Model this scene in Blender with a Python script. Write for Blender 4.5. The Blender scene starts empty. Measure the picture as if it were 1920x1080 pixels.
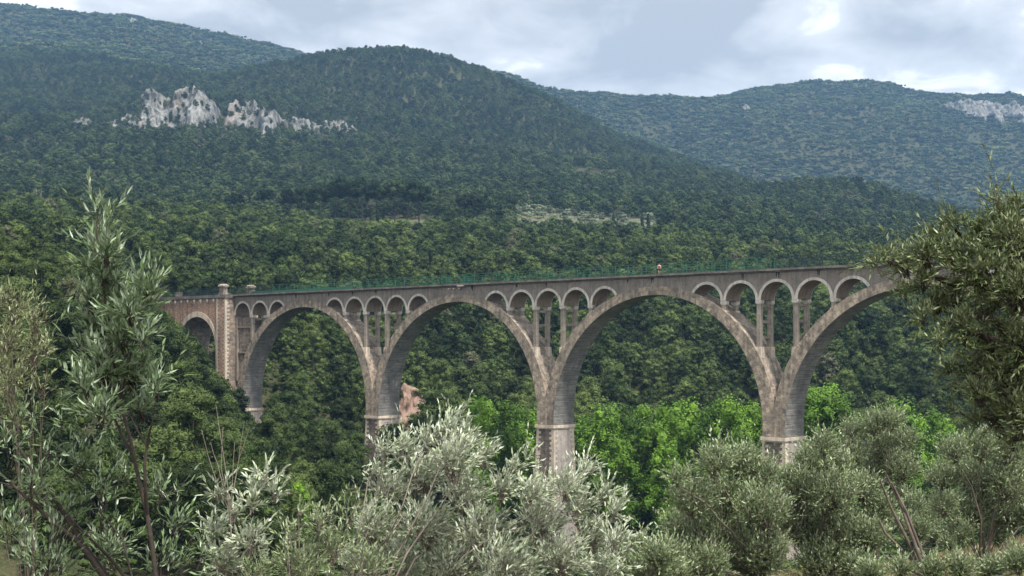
import bpy, math, random
import numpy as np
from mathutils import Vector, Matrix

# ------------------------------------------------------------------ camera, light, exposure
sc = bpy.context.scene
COL = sc.collection
F, HZ = 2400.0, 653.0          # focal length and horizon row of the 1920 px photograph
cam_d = bpy.data.cameras.new('camera')
cam_d.lens = 45.0; cam_d.sensor_width = 36.0
cam_d.shift_y = (HZ - 540.0) / 1920.0
cam_d.clip_start = 0.2; cam_d.clip_end = 12000
cam = bpy.data.objects.new('camera', cam_d); COL.objects.link(cam)
cam.location = (0, 0, 0); cam.rotation_euler = (math.radians(90), 0, 0)
sc.camera = cam

SUN_EL, SUN_AZ = 62.0, 148.0     # azimuth clockwise from +Y (view direction)
sun_d = bpy.data.lights.new('sun', 'SUN'); sun_d.energy = 4.2; sun_d.angle = math.radians(8)
sun_d.color = (1.0, 0.95, 0.88)
sun = bpy.data.objects.new('sun', sun_d); COL.objects.link(sun)
sun.rotation_euler = (math.radians(90 - SUN_EL), 0, math.radians(180 - SUN_AZ))

world = bpy.data.worlds.new('World'); sc.world = world; world.use_nodes = True
wn, wl = world.node_tree.nodes, world.node_tree.links
wn.clear()
def wnode(t, **k):
    n = wn.new(t)
    for a, b in k.items(): setattr(n, a, b)
    return n
wo = wnode('ShaderNodeOutputWorld')
bg_sky = wnode('ShaderNodeBackground'); bg_cl = wnode('ShaderNodeBackground')
sky = wnode('ShaderNodeTexSky', sky_type='NISHITA', sun_disc=False)
sky.sun_elevation = math.radians(SUN_EL); sky.sun_rotation = math.radians(SUN_AZ)
wl.new(sky.outputs[0], bg_sky.inputs[0]); bg_sky.inputs[1].default_value = 0.10
tc = wnode('ShaderNodeTexCoord')
sep = wnode('ShaderNodeSeparateXYZ'); wl.new(tc.outputs['Generated'], sep.inputs[0])
def wm(op, a, b=None, c=None):
    n = wnode('ShaderNodeMath', operation=op)
    for i, v in enumerate((a, b, c)):
        if v is None: continue
        if isinstance(v, (int, float)): n.inputs[i].default_value = v
        else: wl.new(v, n.inputs[i])
    return n.outputs[0]
zz = wm('ADD', wm('MAXIMUM', sep.outputs[2], 0.0), 0.30)
cb = wnode('ShaderNodeCombineXYZ')
wl.new(wm('DIVIDE', sep.outputs[0], zz), cb.inputs[0])
wl.new(wm('DIVIDE', sep.outputs[1], zz), cb.inputs[1])
cb.inputs[2].default_value = 11.3
n1 = wnode('ShaderNodeTexNoise'); n1.inputs['Scale'].default_value = 2.1; n1.inputs['Detail'].default_value = 7
n1.inputs['Roughness'].default_value = 0.5; n1.inputs['Distortion'].default_value = 0.35
wl.new(cb.outputs[0], n1.inputs['Vector'])
n2 = wnode('ShaderNodeTexNoise'); n2.inputs['Scale'].default_value = 7.0; n2.inputs['Detail'].default_value = 8
n2.inputs['Roughness'].default_value = 0.6; n2.inputs['Distortion'].default_value = 0.5
wl.new(cb.outputs[0], n2.inputs['Vector'])
nm = wm('ADD', wm('MULTIPLY', n1.outputs[0], 0.78), wm('MULTIPLY', n2.outputs[0], 0.22))
cr = wnode('ShaderNodeValToRGB')
e = cr.color_ramp.elements
e[0].position = 0.41; e[0].color = (0.46, 0.468, 0.48, 1)
e[1].position = 0.56; e[1].color = (1.5, 1.48, 1.44, 1)
m_ = cr.color_ramp.elements.new(0.505); m_.color = (0.79, 0.79, 0.785, 1)
wl.new(nm, cr.inputs[0])
wl.new(cr.outputs[0], bg_cl.inputs[0]); bg_cl.inputs[1].default_value = 0.96
mx = wnode('ShaderNodeMixShader'); mx.inputs[0].default_value = 0.93
wl.new(bg_sky.outputs[0], mx.inputs[1]); wl.new(bg_cl.outputs[0], mx.inputs[2])
wl.new(mx.outputs[0], wo.inputs['Surface'])

sc.render.engine = 'CYCLES'
sc.cycles.max_bounces = 5; sc.cycles.diffuse_bounces = 2; sc.cycles.glossy_bounces = 1
sc.cycles.volume_bounces = 0; sc.cycles.use_denoising = True
sc.cycles.caustics_reflective = False; sc.cycles.caustics_refractive = False
sc.view_settings.view_transform = 'Standard'; sc.view_settings.look = 'None'
sc.view_settings.exposure = 0.58; sc.view_settings.gamma = 1.0
sc.view_settings.use_curve_mapping = False

RNG = np.random.default_rng(7)
random.seed(7)

# ------------------------------------------------------------------ helpers
def PX(ix, iy, Y):
    return np.array([(ix - 960.0) / F * Y, Y, (HZ - iy) / F * Y])

def tag(o, label=None, cat=None, group=None, kind=None):
    if label: o['label'] = label
    if cat: o['category'] = cat
    if group: o['group'] = group
    if kind: o['kind'] = kind
    return o

def empty(name, loc=(0, 0, 0), rz=0.0, parent=None):
    o = bpy.data.objects.new(name, None); COL.objects.link(o)
    o.location = loc; o.rotation_euler = (0, 0, rz)
    o.empty_display_size = 0.3
    if parent: o.parent = parent
    return o

def link_mesh(name, me, parent=None, loc=None):
    o = bpy.data.objects.new(name, me); COL.objects.link(o)
    if parent: o.parent = parent
    if loc is not None: o.location = loc
    return o

class MB:
    """collects polygons; build() makes one mesh object"""
    def __init__(s): s.v = []; s.f = []; s.m = []; s.uv = []; s.sm = []
    def add(s, vs, fs, mat=0, uvs=None, smooth=False):
        o = len(s.v); s.v.extend([tuple(map(float, p)) for p in vs])
        for i, f in enumerate(fs):
            s.f.append(tuple(o + j for j in f)); s.m.append(mat); s.sm.append(smooth)
            s.uv.append(uvs[i] if uvs else None)
    def box(s, x0, x1, y0, y1, z0, z1, mat=0, tx=0, ty=0):
        # tx, ty: inset of the top
        v = [(x0, y0, z0), (x1, y0, z0), (x1, y1, z0), (x0, y1, z0),
             (x0 + tx, y0 + ty, z1), (x1 - tx, y0 + ty, z1), (x1 - tx, y1 - ty, z1), (x0 + tx, y1 - ty, z1)]
        s.add(v, [(3, 2, 1, 0), (4, 5, 6, 7), (0, 1, 5, 4), (1, 2, 6, 5), (2, 3, 7, 6), (3, 0, 4, 7)], mat)
    def tube(s, pts, rads, n=5, mat=0):
        pts = [Vector(p) for p in pts]; vs = []; fs = []
        for i, p in enumerate(pts):
            d = (pts[min(i + 1, len(pts) - 1)] - pts[max(i - 1, 0)])
            if d.length < 1e-9: d = Vector((0, 0, 1))
            d.normalize()
            a = d.cross(Vector((0.3, 0.9, 0.31))); a.normalize(); b = d.cross(a)
            for k in range(n):
                t = 2 * math.pi * k / n
                vs.append(p + (a * math.cos(t) + b * math.sin(t)) * rads[i])
        for i in range(len(pts) - 1):
            for k in range(n):
                fs.append((i * n + k, i * n + (k + 1) % n, (i + 1) * n + (k + 1) % n, (i + 1) * n + k))
        s.add(vs, fs, mat, smooth=True)
    def mesh(s, name, mats):
        me = bpy.data.meshes.new(name); me.from_pydata(s.v, [], s.f)
        for m in mats: me.materials.append(m)
        me.polygons.foreach_set('material_index', s.m)
        me.polygons.foreach_set('use_smooth', s.sm)
        if any(u is not None for u in s.uv):
            uvl = me.uv_layers.new(name='UVMap')
            flat = []
            for f, u in zip(s.f, s.uv):
                for i in range(len(f)): flat.extend(u[i] if u else (0, 0))
            uvl.data.foreach_set('uv', flat)
        me.update(); return me
    def build(s, name, mats, parent=None):
        return link_mesh(name, s.mesh(name, mats), parent)

def np_mesh(name, V, Fq, mats, midx=None, smooth=None):
    """V (n,3); Fq list of int arrays (k,3) or (k,4)"""
    me = bpy.data.meshes.new(name)
    V = np.asarray(V, dtype=np.float32)
    me.vertices.add(len(V)); me.vertices.foreach_set('co', V.ravel())
    Fq = [f for f in Fq if len(f)]
    loops = np.concatenate([f.ravel() for f in Fq]).astype(np.int32)
    tot = np.concatenate([np.full(len(f), f.shape[1], np.int32) for f in Fq])
    start = np.concatenate([[0], np.cumsum(tot)[:-1]]).astype(np.int32)
    me.loops.add(len(loops)); me.loops.foreach_set('vertex_index', loops)
    me.polygons.add(len(tot)); me.polygons.foreach_set('loop_start', start)
    for m in mats: me.materials.append(m)
    if midx is not None: me.polygons.foreach_set('material_index', midx.astype(np.int32))
    if smooth is not None: me.polygons.foreach_set('use_smooth', smooth)
    me.update(calc_edges=True)
    return me

def nrm(a):
    return a / np.maximum(np.linalg.norm(a, axis=-1, keepdims=True), 1e-9)

TH = math.radians(42.63); D = 44.15          # bearing of the viaduct, pier spacing
BX, BY, BZ = -25.1, 248.0, -34.0             # foot of its first full pier
# value noise ------------------------------------------------------
_T = np.random.default_rng(3).random((256, 256))
def vnoise(x, y):
    xi = np.floor(x).astype(int); yi = np.floor(y).astype(int)
    fx = x - xi; fy = y - yi
    fx = fx * fx * (3 - 2 * fx); fy = fy * fy * (3 - 2 * fy)
    a = _T[xi & 255, yi & 255]; b = _T[(xi + 1) & 255, yi & 255]
    c = _T[xi & 255, (yi + 1) & 255]; d = _T[(xi + 1) & 255, (yi + 1) & 255]
    return (a * (1 - fx) + b * fx) * (1 - fy) + (c * (1 - fx) + d * fx) * fy
def fbm(x, y, o=4):
    r = 0; a = 0.5
    for i in range(o):
        r = r + a * vnoise(x * 2 ** i + 17.3 * i, y * 2 ** i + 5.1 * i); a *= 0.5
    return r / (1 - 0.5 ** o)

# ------------------------------------------------------------------ materials
def mat(name, fn, rough=0.9, spec=0.2):
    m = bpy.data.materials.new(name); m.use_nodes = True
    nt = m.node_tree; b = nt.nodes['Principled BSDF']
    b.inputs['Roughness'].default_value = rough
    b.inputs['Specular IOR Level'].default_value = spec
    if callable(fn): fn(nt, b)
    else: b.inputs['Base Color'].default_value = (*fn, 1)
    return m
class N:
    def __init__(s, nt): s.nt = nt
    def new(s, t, **k):
        n = s.nt.nodes.new(t)
        for a, b in k.items(): setattr(n, a, b)
        return n
    def lk(s, a, b): s.nt.links.new(a, b)
    def val(s, sock, v):
        if isinstance(v, (int, float)): sock.default_value = v
        elif isinstance(v, tuple): sock.default_value = (*v, 1) if len(v) == 3 else v
        else: s.lk(v, sock)
    def coord(s, which='Object', scale=(1, 1, 1)):
        t = s.new('ShaderNodeTexCoord'); mp = s.new('ShaderNodeMapping')
        mp.inputs['Scale'].default_value = scale
        s.lk(t.outputs[which], mp.inputs[0]); return mp.outputs[0]
    def noise(s, vec, scale, detail=4, rough=0.55, dist=0.0):
        n = s.new('ShaderNodeTexNoise'); n.inputs['Scale'].default_value = scale
        n.inputs['Detail'].default_value = detail; n.inputs['Roughness'].default_value = rough
        n.inputs['Distortion'].default_value = dist
        s.lk(vec, n.inputs['Vector']); return n.outputs[0]
    def ramp(s, fac, a, b, ca=(0, 0, 0), cb=(1, 1, 1)):
        r = s.new('ShaderNodeValToRGB'); e = r.color_ramp.elements
        e[0].position = a; e[1].position = b; e[0].color = (*ca, 1); e[1].color = (*cb, 1)
        s.lk(fac, r.inputs[0]); return r.outputs[0]
    def mix(s, f, a, b, mode='MIX'):
        m = s.new('ShaderNodeMix', data_type='RGBA', blend_type=mode)
        s.val(m.inputs[0], f); s.val(m.inputs[6], a); s.val(m.inputs[7], b)
        return m.outputs[2]
    def math(s, op, a, b=0.0):
        m = s.new('ShaderNodeMath', operation=op); s.val(m.inputs[0], a); s.val(m.inputs[1], b); return m.outputs[0]
    def bump(s, b, h, strength=0.5, dist=0.05):
        n = s.new('ShaderNodeBump'); n.inputs['Strength'].default_value = strength
        n.inputs['Distance'].default_value = dist
        s.lk(h, n.inputs['Height']); s.lk(n.outputs[0], b.inputs['Normal'])

def stone(c1, c2, dark, dark_amt=0.5, streak=True, blocks=None, mortar=(0.3, 0.27, 0.23), bumpd=0.08, uv=False, scale=1.0):
    """weathered masonry: patches, dark lichen, vertical streaks, optional block joints"""
    def fn(nt, b):
        n = N(nt)
        co = n.coord('Object')
        big = n.noise(co, 0.35 * scale, 4, 0.6)
        col = n.mix(n.ramp(big, 0.38, 0.62), c1, c2)
        fine = n.noise(co, 3.5 * scale, 5, 0.7)
        col = n.mix(n.ramp(fine, 0.3, 0.75), col, n.mix(1.0, col, (1.35, 1.3, 1.25), 'MULTIPLY'))
        h = fine
        if blocks:
            br = n.new('ShaderNodeTexBrick')
            br.inputs['Scale'].default_value = 1.0
            br.inputs['Brick Width'].default_value = blocks[0]; br.inputs['Row Height'].default_value = blocks[1]
            br.inputs['Mortar Size'].default_value = blocks[2]; br.inputs['Bias'].default_value = 0.0
            br.inputs['Color1'].default_value = (0.5, 0.5, 0.5, 1); br.inputs['Color2'].default_value = (1.4, 1.36, 1.3, 1)
            br.inputs['Mortar'].default_value = (0.9, 0.9, 0.9, 1)
            if uv:
                vec = n.coord('UV')
            else:
                t = n.new('ShaderNodeTexCoord'); sp = n.new('ShaderNodeSeparateXYZ'); cbn = n.new('ShaderNodeCombineXYZ')
                n.lk(t.outputs['Object'], sp.inputs[0])
                n.lk(n.math('ADD', sp.outputs[0], sp.outputs[1]), cbn.inputs[0]); n.lk(sp.outputs[2], cbn.inputs[1])
                vec = cbn.outputs[0]
            n.lk(vec, br.inputs['Vector'])
            col = n.mix(0.75, col, br.outputs['Color'], 'MULTIPLY')
            col = n.mix(n.math('MULTIPLY', br.outputs['Fac'], 0.55), col, mortar)
            h = n.math('SUBTRACT', fine, n.math('MULTIPLY', br.outputs['Fac'], 0.8))
        lich = n.noise(co, 1.3 * scale, 6, 0.72, 0.6)
        lm = n.ramp(lich, 0.50 - 0.12 * dark_amt, 0.66 - 0.06 * dark_amt)
        col = n.mix(n.math('MULTIPLY', lm, 0.8 * min(1, dark_amt + 0.2)), col, dark)
        if streak:
            st = n.noise(n.coord('Object', (1.6, 1.6, 0.07)), 1.0, 5, 0.65)
            col = n.mix(n.math('MULTIPLY', n.ramp(st, 0.48, 0.70), 0.6), col, dark)
            st2 = n.noise(n.coord('Object', (2.1, 2.1, 0.10)), 1.3, 4, 0.6)
            col = n.mix(n.math('MULTIPLY', n.ramp(st2, 0.62, 0.74), 0.35), col, (0.52, 0.49, 0.45))
        n.lk(col, b.inputs['Base Color'])
        n.bump(b, h, 0.7, bumpd)
    return fn

M = {}
M['ring'] = mat('arch_ring_stone', stone((0.40, 0.335, 0.265), (0.27, 0.235, 0.195), (0.055, 0.05, 0.045), 0.55, True, (0.75, 0.7, 0.05), uv=True))
def boards(nt, b):
    n = N(nt)
    co = n.coord('Object')
    col = n.mix(n.ramp(n.noise(co, 0.4, 4, 0.6), 0.35, 0.65), (0.19, 0.185, 0.175), (0.30, 0.285, 0.265))
    w = n.new('ShaderNodeTexNoise'); w.inputs['Scale'].default_value = 1.0; w.inputs['Detail'].default_value = 4
    n.lk(n.coord('UV', (0.25, 5.0, 1)), w.inputs['Vector'])
    col = n.mix(n.ramp(w.outputs[0], 0.35, 0.65), col, n.mix(1.0, col, (0.55, 0.54, 0.53), 'MULTIPLY'))
    s = n.noise(n.coord('Object', (1.4, 1.4, 0.12)), 1.0, 5, 0.7)
    col = n.mix(n.ramp(s, 0.64, 0.72), col, (0.62, 0.60, 0.57))
    d = n.noise(co, 0.9, 5, 0.7, 0.5)
    col = n.mix(n.math('MULTIPLY', n.ramp(d, 0.50, 0.64), 0.6), col, (0.075, 0.072, 0.068))
    n.lk(col, b.inputs['Base Color']); n.bump(b, w.outputs[0], 0.8, 0.08)
M['boards'] = mat('board_marked_concrete', boards)
M['wall'] = mat('spandrel_render', stone((0.185, 0.165, 0.148), (0.24, 0.215, 0.19), (0.08, 0.073, 0.066), 0.25, True, None))
M['soffit'] = mat('soffit_render', stone((0.22, 0.17, 0.13), (0.25, 0.20, 0.16), (0.09, 0.07, 0.06), 0.3, True, None))
M['white'] = mat('pale_dressed_stone', stone((0.58, 0.55, 0.50), (0.48, 0.45, 0.41), (0.12, 0.11, 0.10), 0.08, True, None))
M['cream'] = mat('cream_dressed_stone', stone((0.62, 0.53, 0.43), (0.50, 0.44, 0.37), (0.12, 0.105, 0.095), 0.15, True, None))
M['col'] = mat('column_concrete', stone((0.33, 0.285, 0.24), (0.25, 0.22, 0.19), (0.08, 0.07, 0.065), 0.3, True, None))
M['brick'] = mat('red_brick', stone((0.43, 0.29, 0.215), (0.36, 0.25, 0.19), (0.10, 0.075, 0.065), 0.15, True, (0.5, 0.24, 0.03), (0.36, 0.27, 0.22)))
M['grey_stone'] = mat('weathered_block_stone', stone((0.35, 0.285, 0.235), (0.24, 0.205, 0.18), (0.06, 0.055, 0.05), 0.55, True, (1.1, 0.5, 0.04)))
M['pier_face'] = mat('pier_rubble_stone', stone((0.25, 0.20, 0.175), (0.17, 0.145, 0.13), (0.05, 0.045, 0.042), 0.6, True, (0.8, 0.35, 0.05)))
M['pier_side'] = mat('pier_render', stone((0.37, 0.33, 0.30), (0.30, 0.27, 0.25), (0.12, 0.105, 0.10), 0.25, True, None))
M['dark_coping'] = mat('dark_coping', stone((0.13, 0.12, 0.115), (0.20, 0.185, 0.17), (0.04, 0.038, 0.036), 0.4, True, None))
M['cornice'] = mat('cornice_concrete', stone((0.20, 0.18, 0.165), (0.13, 0.12, 0.112), (0.035, 0.032, 0.03), 0.5, False, None))
M['stain'] = mat('black_run_off_stain', (0.025, 0.022, 0.02))
M['green_paint'] = mat('green_paint', (0.035, 0.125, 0.08), 0.6, 0.3)
M['dark_paint'] = mat('dark_paint', (0.012, 0.03, 0.032), 0.5, 0.4)
M['graffiti'] = mat('black_spray_paint', (0.03, 0.025, 0.025), 0.6, 0.3)

def foliage(c_lo, c_hi, c_alt, noise_scale=0.5, alt=0.3, world_scale=0.012):
    def fn(nt, b):
        n = N(nt)
        geo = n.new('ShaderNodeNewGeometry'); oi = n.new('ShaderNodeObjectInfo')
        a = n.noise(geo.outputs['Position'], noise_scale, 3, 0.6)
        col = n.mix(n.ramp(a, 0.35, 0.68), c_lo, c_hi)
        wsp = n.noise(geo.outputs['Position'], world_scale, 3, 0.6)
        f = n.math('MULTIPLY', n.ramp(n.math('ADD', n.math('MULTIPLY', oi.outputs['Random'], 0.75), n.math('MULTIPLY', wsp, 0.5)), 0.5, 0.95), alt)
        col = n.mix(f, col, c_alt)
        v = n.math('ADD', 0.45, n.math('MULTIPLY', oi.outputs['Random'], 1.05))
        cv = n.new('ShaderNodeCombineColor'); n.lk(v, cv.inputs[0]); n.lk(v, cv.inputs[1]); n.lk(v, cv.inputs[2])
        col = n.mix(1.0, col, cv.outputs[0], 'MULTIPLY')
        pt = n.noise(geo.outputs['Position'], world_scale * 2.5, 4, 0.65)
        col = n.mix(1.0, col, n.ramp(pt, 0.32, 0.68, (0.68, 0.72, 0.76), (1.28, 1.24, 1.14)), 'MULTIPLY')
        dead = n.math('GREATER_THAN', oi.outputs['Random'], 0.975)
        col = n.mix(n.math('MULTIPLY', dead, 0.55 * alt * 2), col, (0.10, 0.085, 0.07))
        n.lk(col, b.inputs['Base Color'])
    return fn
M['pine'] = mat('pine_needles', foliage((0.017, 0.034, 0.012), (0.080, 0.122, 0.034), (0.098, 0.125, 0.038), 0.45, 0.5), 0.75, 0.15)
M['pine_far'] = mat('pine_needles_far', foliage((0.016, 0.034, 0.015), (0.056, 0.086, 0.030), (0.072, 0.094, 0.034), 0.2, 0.5, 0.004), 0.8, 0.1)
M['oak'] = mat('scrub_leaves', foliage((0.020, 0.040, 0.018), (0.060, 0.096, 0.034), (0.10, 0.115, 0.05), 0.1, 0.6, 0.003), 0.8, 0.1)
M['stone_pine'] = mat('stone_pine_needles', foliage((0.014, 0.028, 0.012), (0.028, 0.048, 0.017), (0.04, 0.05, 0.02), 0.3, 0.3), 0.8, 0.1)
M['poplar'] = mat('poplar_leaves', foliage((0.055, 0.13, 0.013), (0.14, 0.265, 0.026), (0.18, 0.28, 0.03), 0.35, 0.3), 0.6, 0.2)
M['grove'] = mat('silvery_grove_leaves', foliage((0.10, 0.135, 0.08), (0.18, 0.215, 0.14), (0.23, 0.245, 0.17), 0.6, 0.4), 0.7, 0.2)
M['bark'] = mat('bark', stone((0.10, 0.08, 0.065), (0.15, 0.125, 0.105), (0.04, 0.035, 0.03), 0.4, False, None, scale=3.0, bumpd=0.01))
M['bark_dark'] = mat('dark_wet_bark', stone((0.04, 0.032, 0.028), (0.065, 0.052, 0.045), (0.02, 0.018, 0.016), 0.4, False, None, scale=12.0, bumpd=0.004))
M['bark_grey'] = mat('grey_twig_bark', stone((0.20, 0.17, 0.145), (0.27, 0.235, 0.205), (0.07, 0.06, 0.05), 0.2, False, None, scale=12.0, bumpd=0.003))

def leaf(top, top2, under, mixu=1.0):
    def fn(nt, b):
        n = N(nt)
        geo = n.new('ShaderNodeNewGeometry')
        r = n.noise(geo.outputs['Position'], 3.0, 3, 0.7)
        col = n.mix(n.ramp(r, 0.35, 0.65), top, top2)
        col = n.mix(n.math('MULTIPLY', geo.outputs['Random Per Island'], 0.5), col, top2)
        col = n.mix(n.math('MULTIPLY', geo.outputs['Backfacing'], mixu), col, under)
        v = n.math('ADD', 0.7, n.math('MULTIPLY', geo.outputs['Random Per Island'], 0.6))
        cv = n.new('ShaderNodeCombineColor'); [n.lk(v, cv.inputs[i]) for i in range(3)]
        col = n.mix(1.0, col, cv.outputs[0], 'MULTIPLY')
        n.lk(col, b.inputs['Base Color'])
    return fn
M['leaf_sap'] = mat('sapling_leaves', leaf((0.065, 0.105, 0.045), (0.12, 0.185, 0.075), (0.38, 0.46, 0.33)), 0.55, 0.3)
M['leaf_silver'] = mat('silver_olive_leaves', leaf((0.25, 0.30, 0.18), (0.37, 0.42, 0.28), (0.62, 0.66, 0.56)), 0.45, 0.5)
M['leaf_dark'] = mat('dark_olive_leaves', leaf((0.05, 0.078, 0.022), (0.105, 0.14, 0.045), (0.30, 0.34, 0.20)), 0.5, 0.35)
M['leaf_yellow'] = mat('yellow_green_leaves', leaf((0.12, 0.155, 0.055), (0.20, 0.23, 0.10), (0.36, 0.38, 0.24)), 0.5, 0.4)
M['leaf_olive'] = mat('grey_green_olive_leaves', leaf((0.11, 0.16, 0.06), (0.19, 0.245, 0.11), (0.42, 0.47, 0.32)), 0.5, 0.4)

# ------------------------------------------------------------------ terrain
XS = np.array([-700, -200, 0, 150, 300, 450, 600, 750, 900, 1050, 1200, 1350, 1500, 1650, 1800, 1950, 2500], float)
ROWZ = [
 (10,  [-3.6] * 8 + [-3.0] * 9),
 (25, [-9.5] * 8 + [-8.2, -7.0, -6.0] + [-5.2] * 6),
 (50,  [-15, -16, -16, -16, -16, -16, -15, -14, -13, -12, -10.5, -9.0, -8.8, -8.6, -8.4, -8.2, -6]),
 (75,  [-17, -19, -20, -21, -21, -21, -20, -19, -18, -17, -16, -14.5, -14, -13, -12, -11, -7]),
 (100, [-14, -17, -20, -21, -22, -22, -22, -21, -22, -22, -22, -22, -21, -20, -18, -15, -8]),
 (150, [0, -3, -8, -12, -17, -22, -27, -30, -32, -32, -32, -31, -30, -28, -26, -23, -12]),
 (200, [16, 10, 5, -2, -10, -20, -27, -31, -34, -35, -35, -34, -33, -32, -30, -27, -15]),
 (250, [26, 20, 14, 6, -4, -14, -23, -29, -33, -34, -34, -34, -33, -32, -29, -26, -14]),
 (300, [34, 28, 22, 15, 6, -3, -12, -20, -25, -27, -28, -28, -28, -27, -24, -21, -8]),
 (350, [40, 35, 29, 24, 17, 10, 2, -6, -11, -14, -15, -16, -16, -15, -13, -10, 0])]
ROWP = [
 (420,  [430, 440, 455, 470, 490, 505, 530, 555, 575, 590, 600, 610, 615, 615, 610, 600, 580]),
 (500,  [400, 410, 425, 435, 447, 465, 480, 495, 510, 522, 532, 540, 545, 545, 545, 540, 530]),
 (600,  [385, 395, 408, 412, 418, 428, 440, 448, 460, 470, 480, 488, 495, 502, 506, 506, 500]),
 (750,  [360, 372, 390, 393, 396, 400, 406, 410, 418, 428, 440, 452, 460, 468, 476, 479, 476]),
 (900,  [330, 345, 358, 358, 360, 362, 366, 374, 386, 398, 412, 422, 430, 438, 447, 452, 452]),
 (1050, [295, 305, 314, 314, 313, 314, 318, 334, 352, 370, 385, 393, 398, 408, 422, 432, 434]),
 (1200, [265, 270, 270, 266, 263, 262, 272, 295, 318, 340, 360, 366, 355, 364, 393, 415, 428]),
 (1400, [245, 240, 236, 220, 190, 190, 235, 255, 275, 300, 330, 350, 374, 400, 430, 440, 450]),
 (1600, [200, 200, 196, 186, 172, 168, 165, 182, 212, 250, 296, 335, 390, 420, 440, 450, 450]),
 (1800, [118, 122, 128, 133, 146, 152, 116, 98, 122, 192, 272, 345, 400, 430, 440, 440, 440]),
 (2000, [92, 95, 98, 103, 132, 165, 160, 150, 170, 240, 310, 360, 390, 400, 400, 400, 400]),
 (2300, [95, 95, 95, 100, 115, 140, 160, 170, 180, 220, 270, 290, 290, 300, 320, 330, 330]),
 (2600, [50, 45, 40, 48, 68, 105, 130, 150, 165, 200, 230, 235, 205, 203, 235, 250, 270]),
 (2750, [35, 30, 26, 36, 58, 95, 118, 138, 155, 186, 212, 212, 192, 192, 205, 226, 250]),
 (3000, [-5, 0, 10, 25, 48, 84, 100, 120, 142, 170, 186, 176, 157, 151, 163, 192, 240]),
 (3500, [60, 60, 70, 80, 100, 140, 160, 180, 200, 230, 240, 240, 220, 215, 220, 250, 300]),
 (6000, [400] * 17)]
YK = np.array([0.0] + [r[0] for r in ROWZ] + [r[0] for r in ROWP])
ZT = [[-1.7] * 17] + [r[1] for r in ROWZ] + [[(HZ - p) / F * r[0] for p in r[1]] for r in ROWP]
ZT = np.array(ZT)
# fine smooth table
NX, NY = 240, 520
gx = np.linspace(XS[0], XS[-1], NX)
ly = lambda Y: np.log(np.maximum(Y, 0) + 40.0)
gy = np.linspace(ly(0), ly(6000), NY)
yv = np.exp(gy) - 40.0
tab = np.zeros((NY, NX))
tmp = np.array([np.interp(gx, XS, row) for row in ZT])
tanrow = tmp / np.maximum(YK[:, None], 1)
for j in range(NX):
    tab[:, j] = np.interp(yv, YK, tmp[:, j])
def blur(a, n, ax):
    k = np.hanning(n + 2)[1:-1]; k /= k.sum()
    p = [(0, 0), (0, 0)]; p[ax] = (n // 2, n // 2)
    b = np.pad(a, p, mode='edge')
    return np.apply_along_axis(lambda r: np.convolve(r, k, 'valid'), ax, b)
tab = blur(tab, 13, 1); tab = blur(tab, 9, 0)
def H0(X, Y):
    X = np.asarray(X, float); Y = np.asarray(Y, float)
    ix = 960 + F * X / np.maximum(Y, 35.0)
    a = np.clip((ix - gx[0]) / (gx[1] - gx[0]), 0, NX - 1.001); b = np.clip((ly(Y) - gy[0]) / (gy[1] - gy[0]), 0, NY - 1.001)
    i = a.astype(int); j = b.astype(int); fa = a - i; fb = b - j
    return (tab[j, i] * (1 - fa) + tab[j, i + 1] * fa) * (1 - fb) + (tab[j + 1, i] * (1 - fa) + tab[j + 1, i + 1] * fa) * fb
def H(X, Y):
    X = np.asarray(X, float); Y = np.asarray(Y, float)
    z = H0(X, Y)
    s = np.clip((Y - 300) / 900, 0, 1)
    z = z + (fbm(X / 160 + 9, Y / 160, 4) - 0.5) * 34 * s
    z = z + (fbm(X / 25 + 3, Y / 25 + 8, 3) - 0.5) * (0.4 + 3.0 * np.clip((Y - 30) / 300, 0, 1))
    dx, dy = X - BX, Y - BY
    sl = dx * math.cos(TH) - dy * math.sin(TH); tl_ = dx * math.sin(TH) + dy * math.cos(TH)
    z = z - 11 * np.exp(-((sl + 36) / 14) ** 2 - ((tl_ + 3) / 16) ** 2)
    s2 = np.clip((Y - 2000) / 500, 0, 1)
    z = z + (np.abs(fbm(X / 330 + 40, Y / 500 + 2, 4) - 0.5) * -120 + 14) * s2
    return z

# ground sheet: columns fan out from a point 60 m behind the camera
cols = np.concatenate([np.linspace(-1.6, -0.46, 26)[:-1], np.linspace(-0.46, 0.46, 300), np.linspace(0.46, 1.6, 26)[1:]])
rows = np.concatenate([np.linspace(-55, 10, 14)[:-1], np.exp(np.linspace(math.log(50), math.log(6040), 430)) - 40])
RR, CC = np.meshgrid(rows, cols, indexing='ij')
GX = CC * (RR + 60); GY = RR
GZ = H(GX, GY)
nr, nc = GX.shape
V = np.stack([GX, GY, GZ], -1).reshape(-1, 3)
idx = np.arange(nr * nc).reshape(nr, nc)
Fq = np.stack([idx[:-1, :-1], idx[:-1, 1:], idx[1:, 1:], idx[1:, :-1]], -1).reshape(-1, 4)

def in_terrace(ix, Y):
    """open cultivated strips among the pines"""
    a = (np.abs(ix - 1100) < 135) & (Y > 690) & (Y < 850)
    b = (np.abs(ix - 670) < 150) & (Y > 600) & (Y < 728)
    c = (np.abs(ix - 40) < 60) & (Y > 620) & (Y < 760)
    return a | b | c

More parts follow.
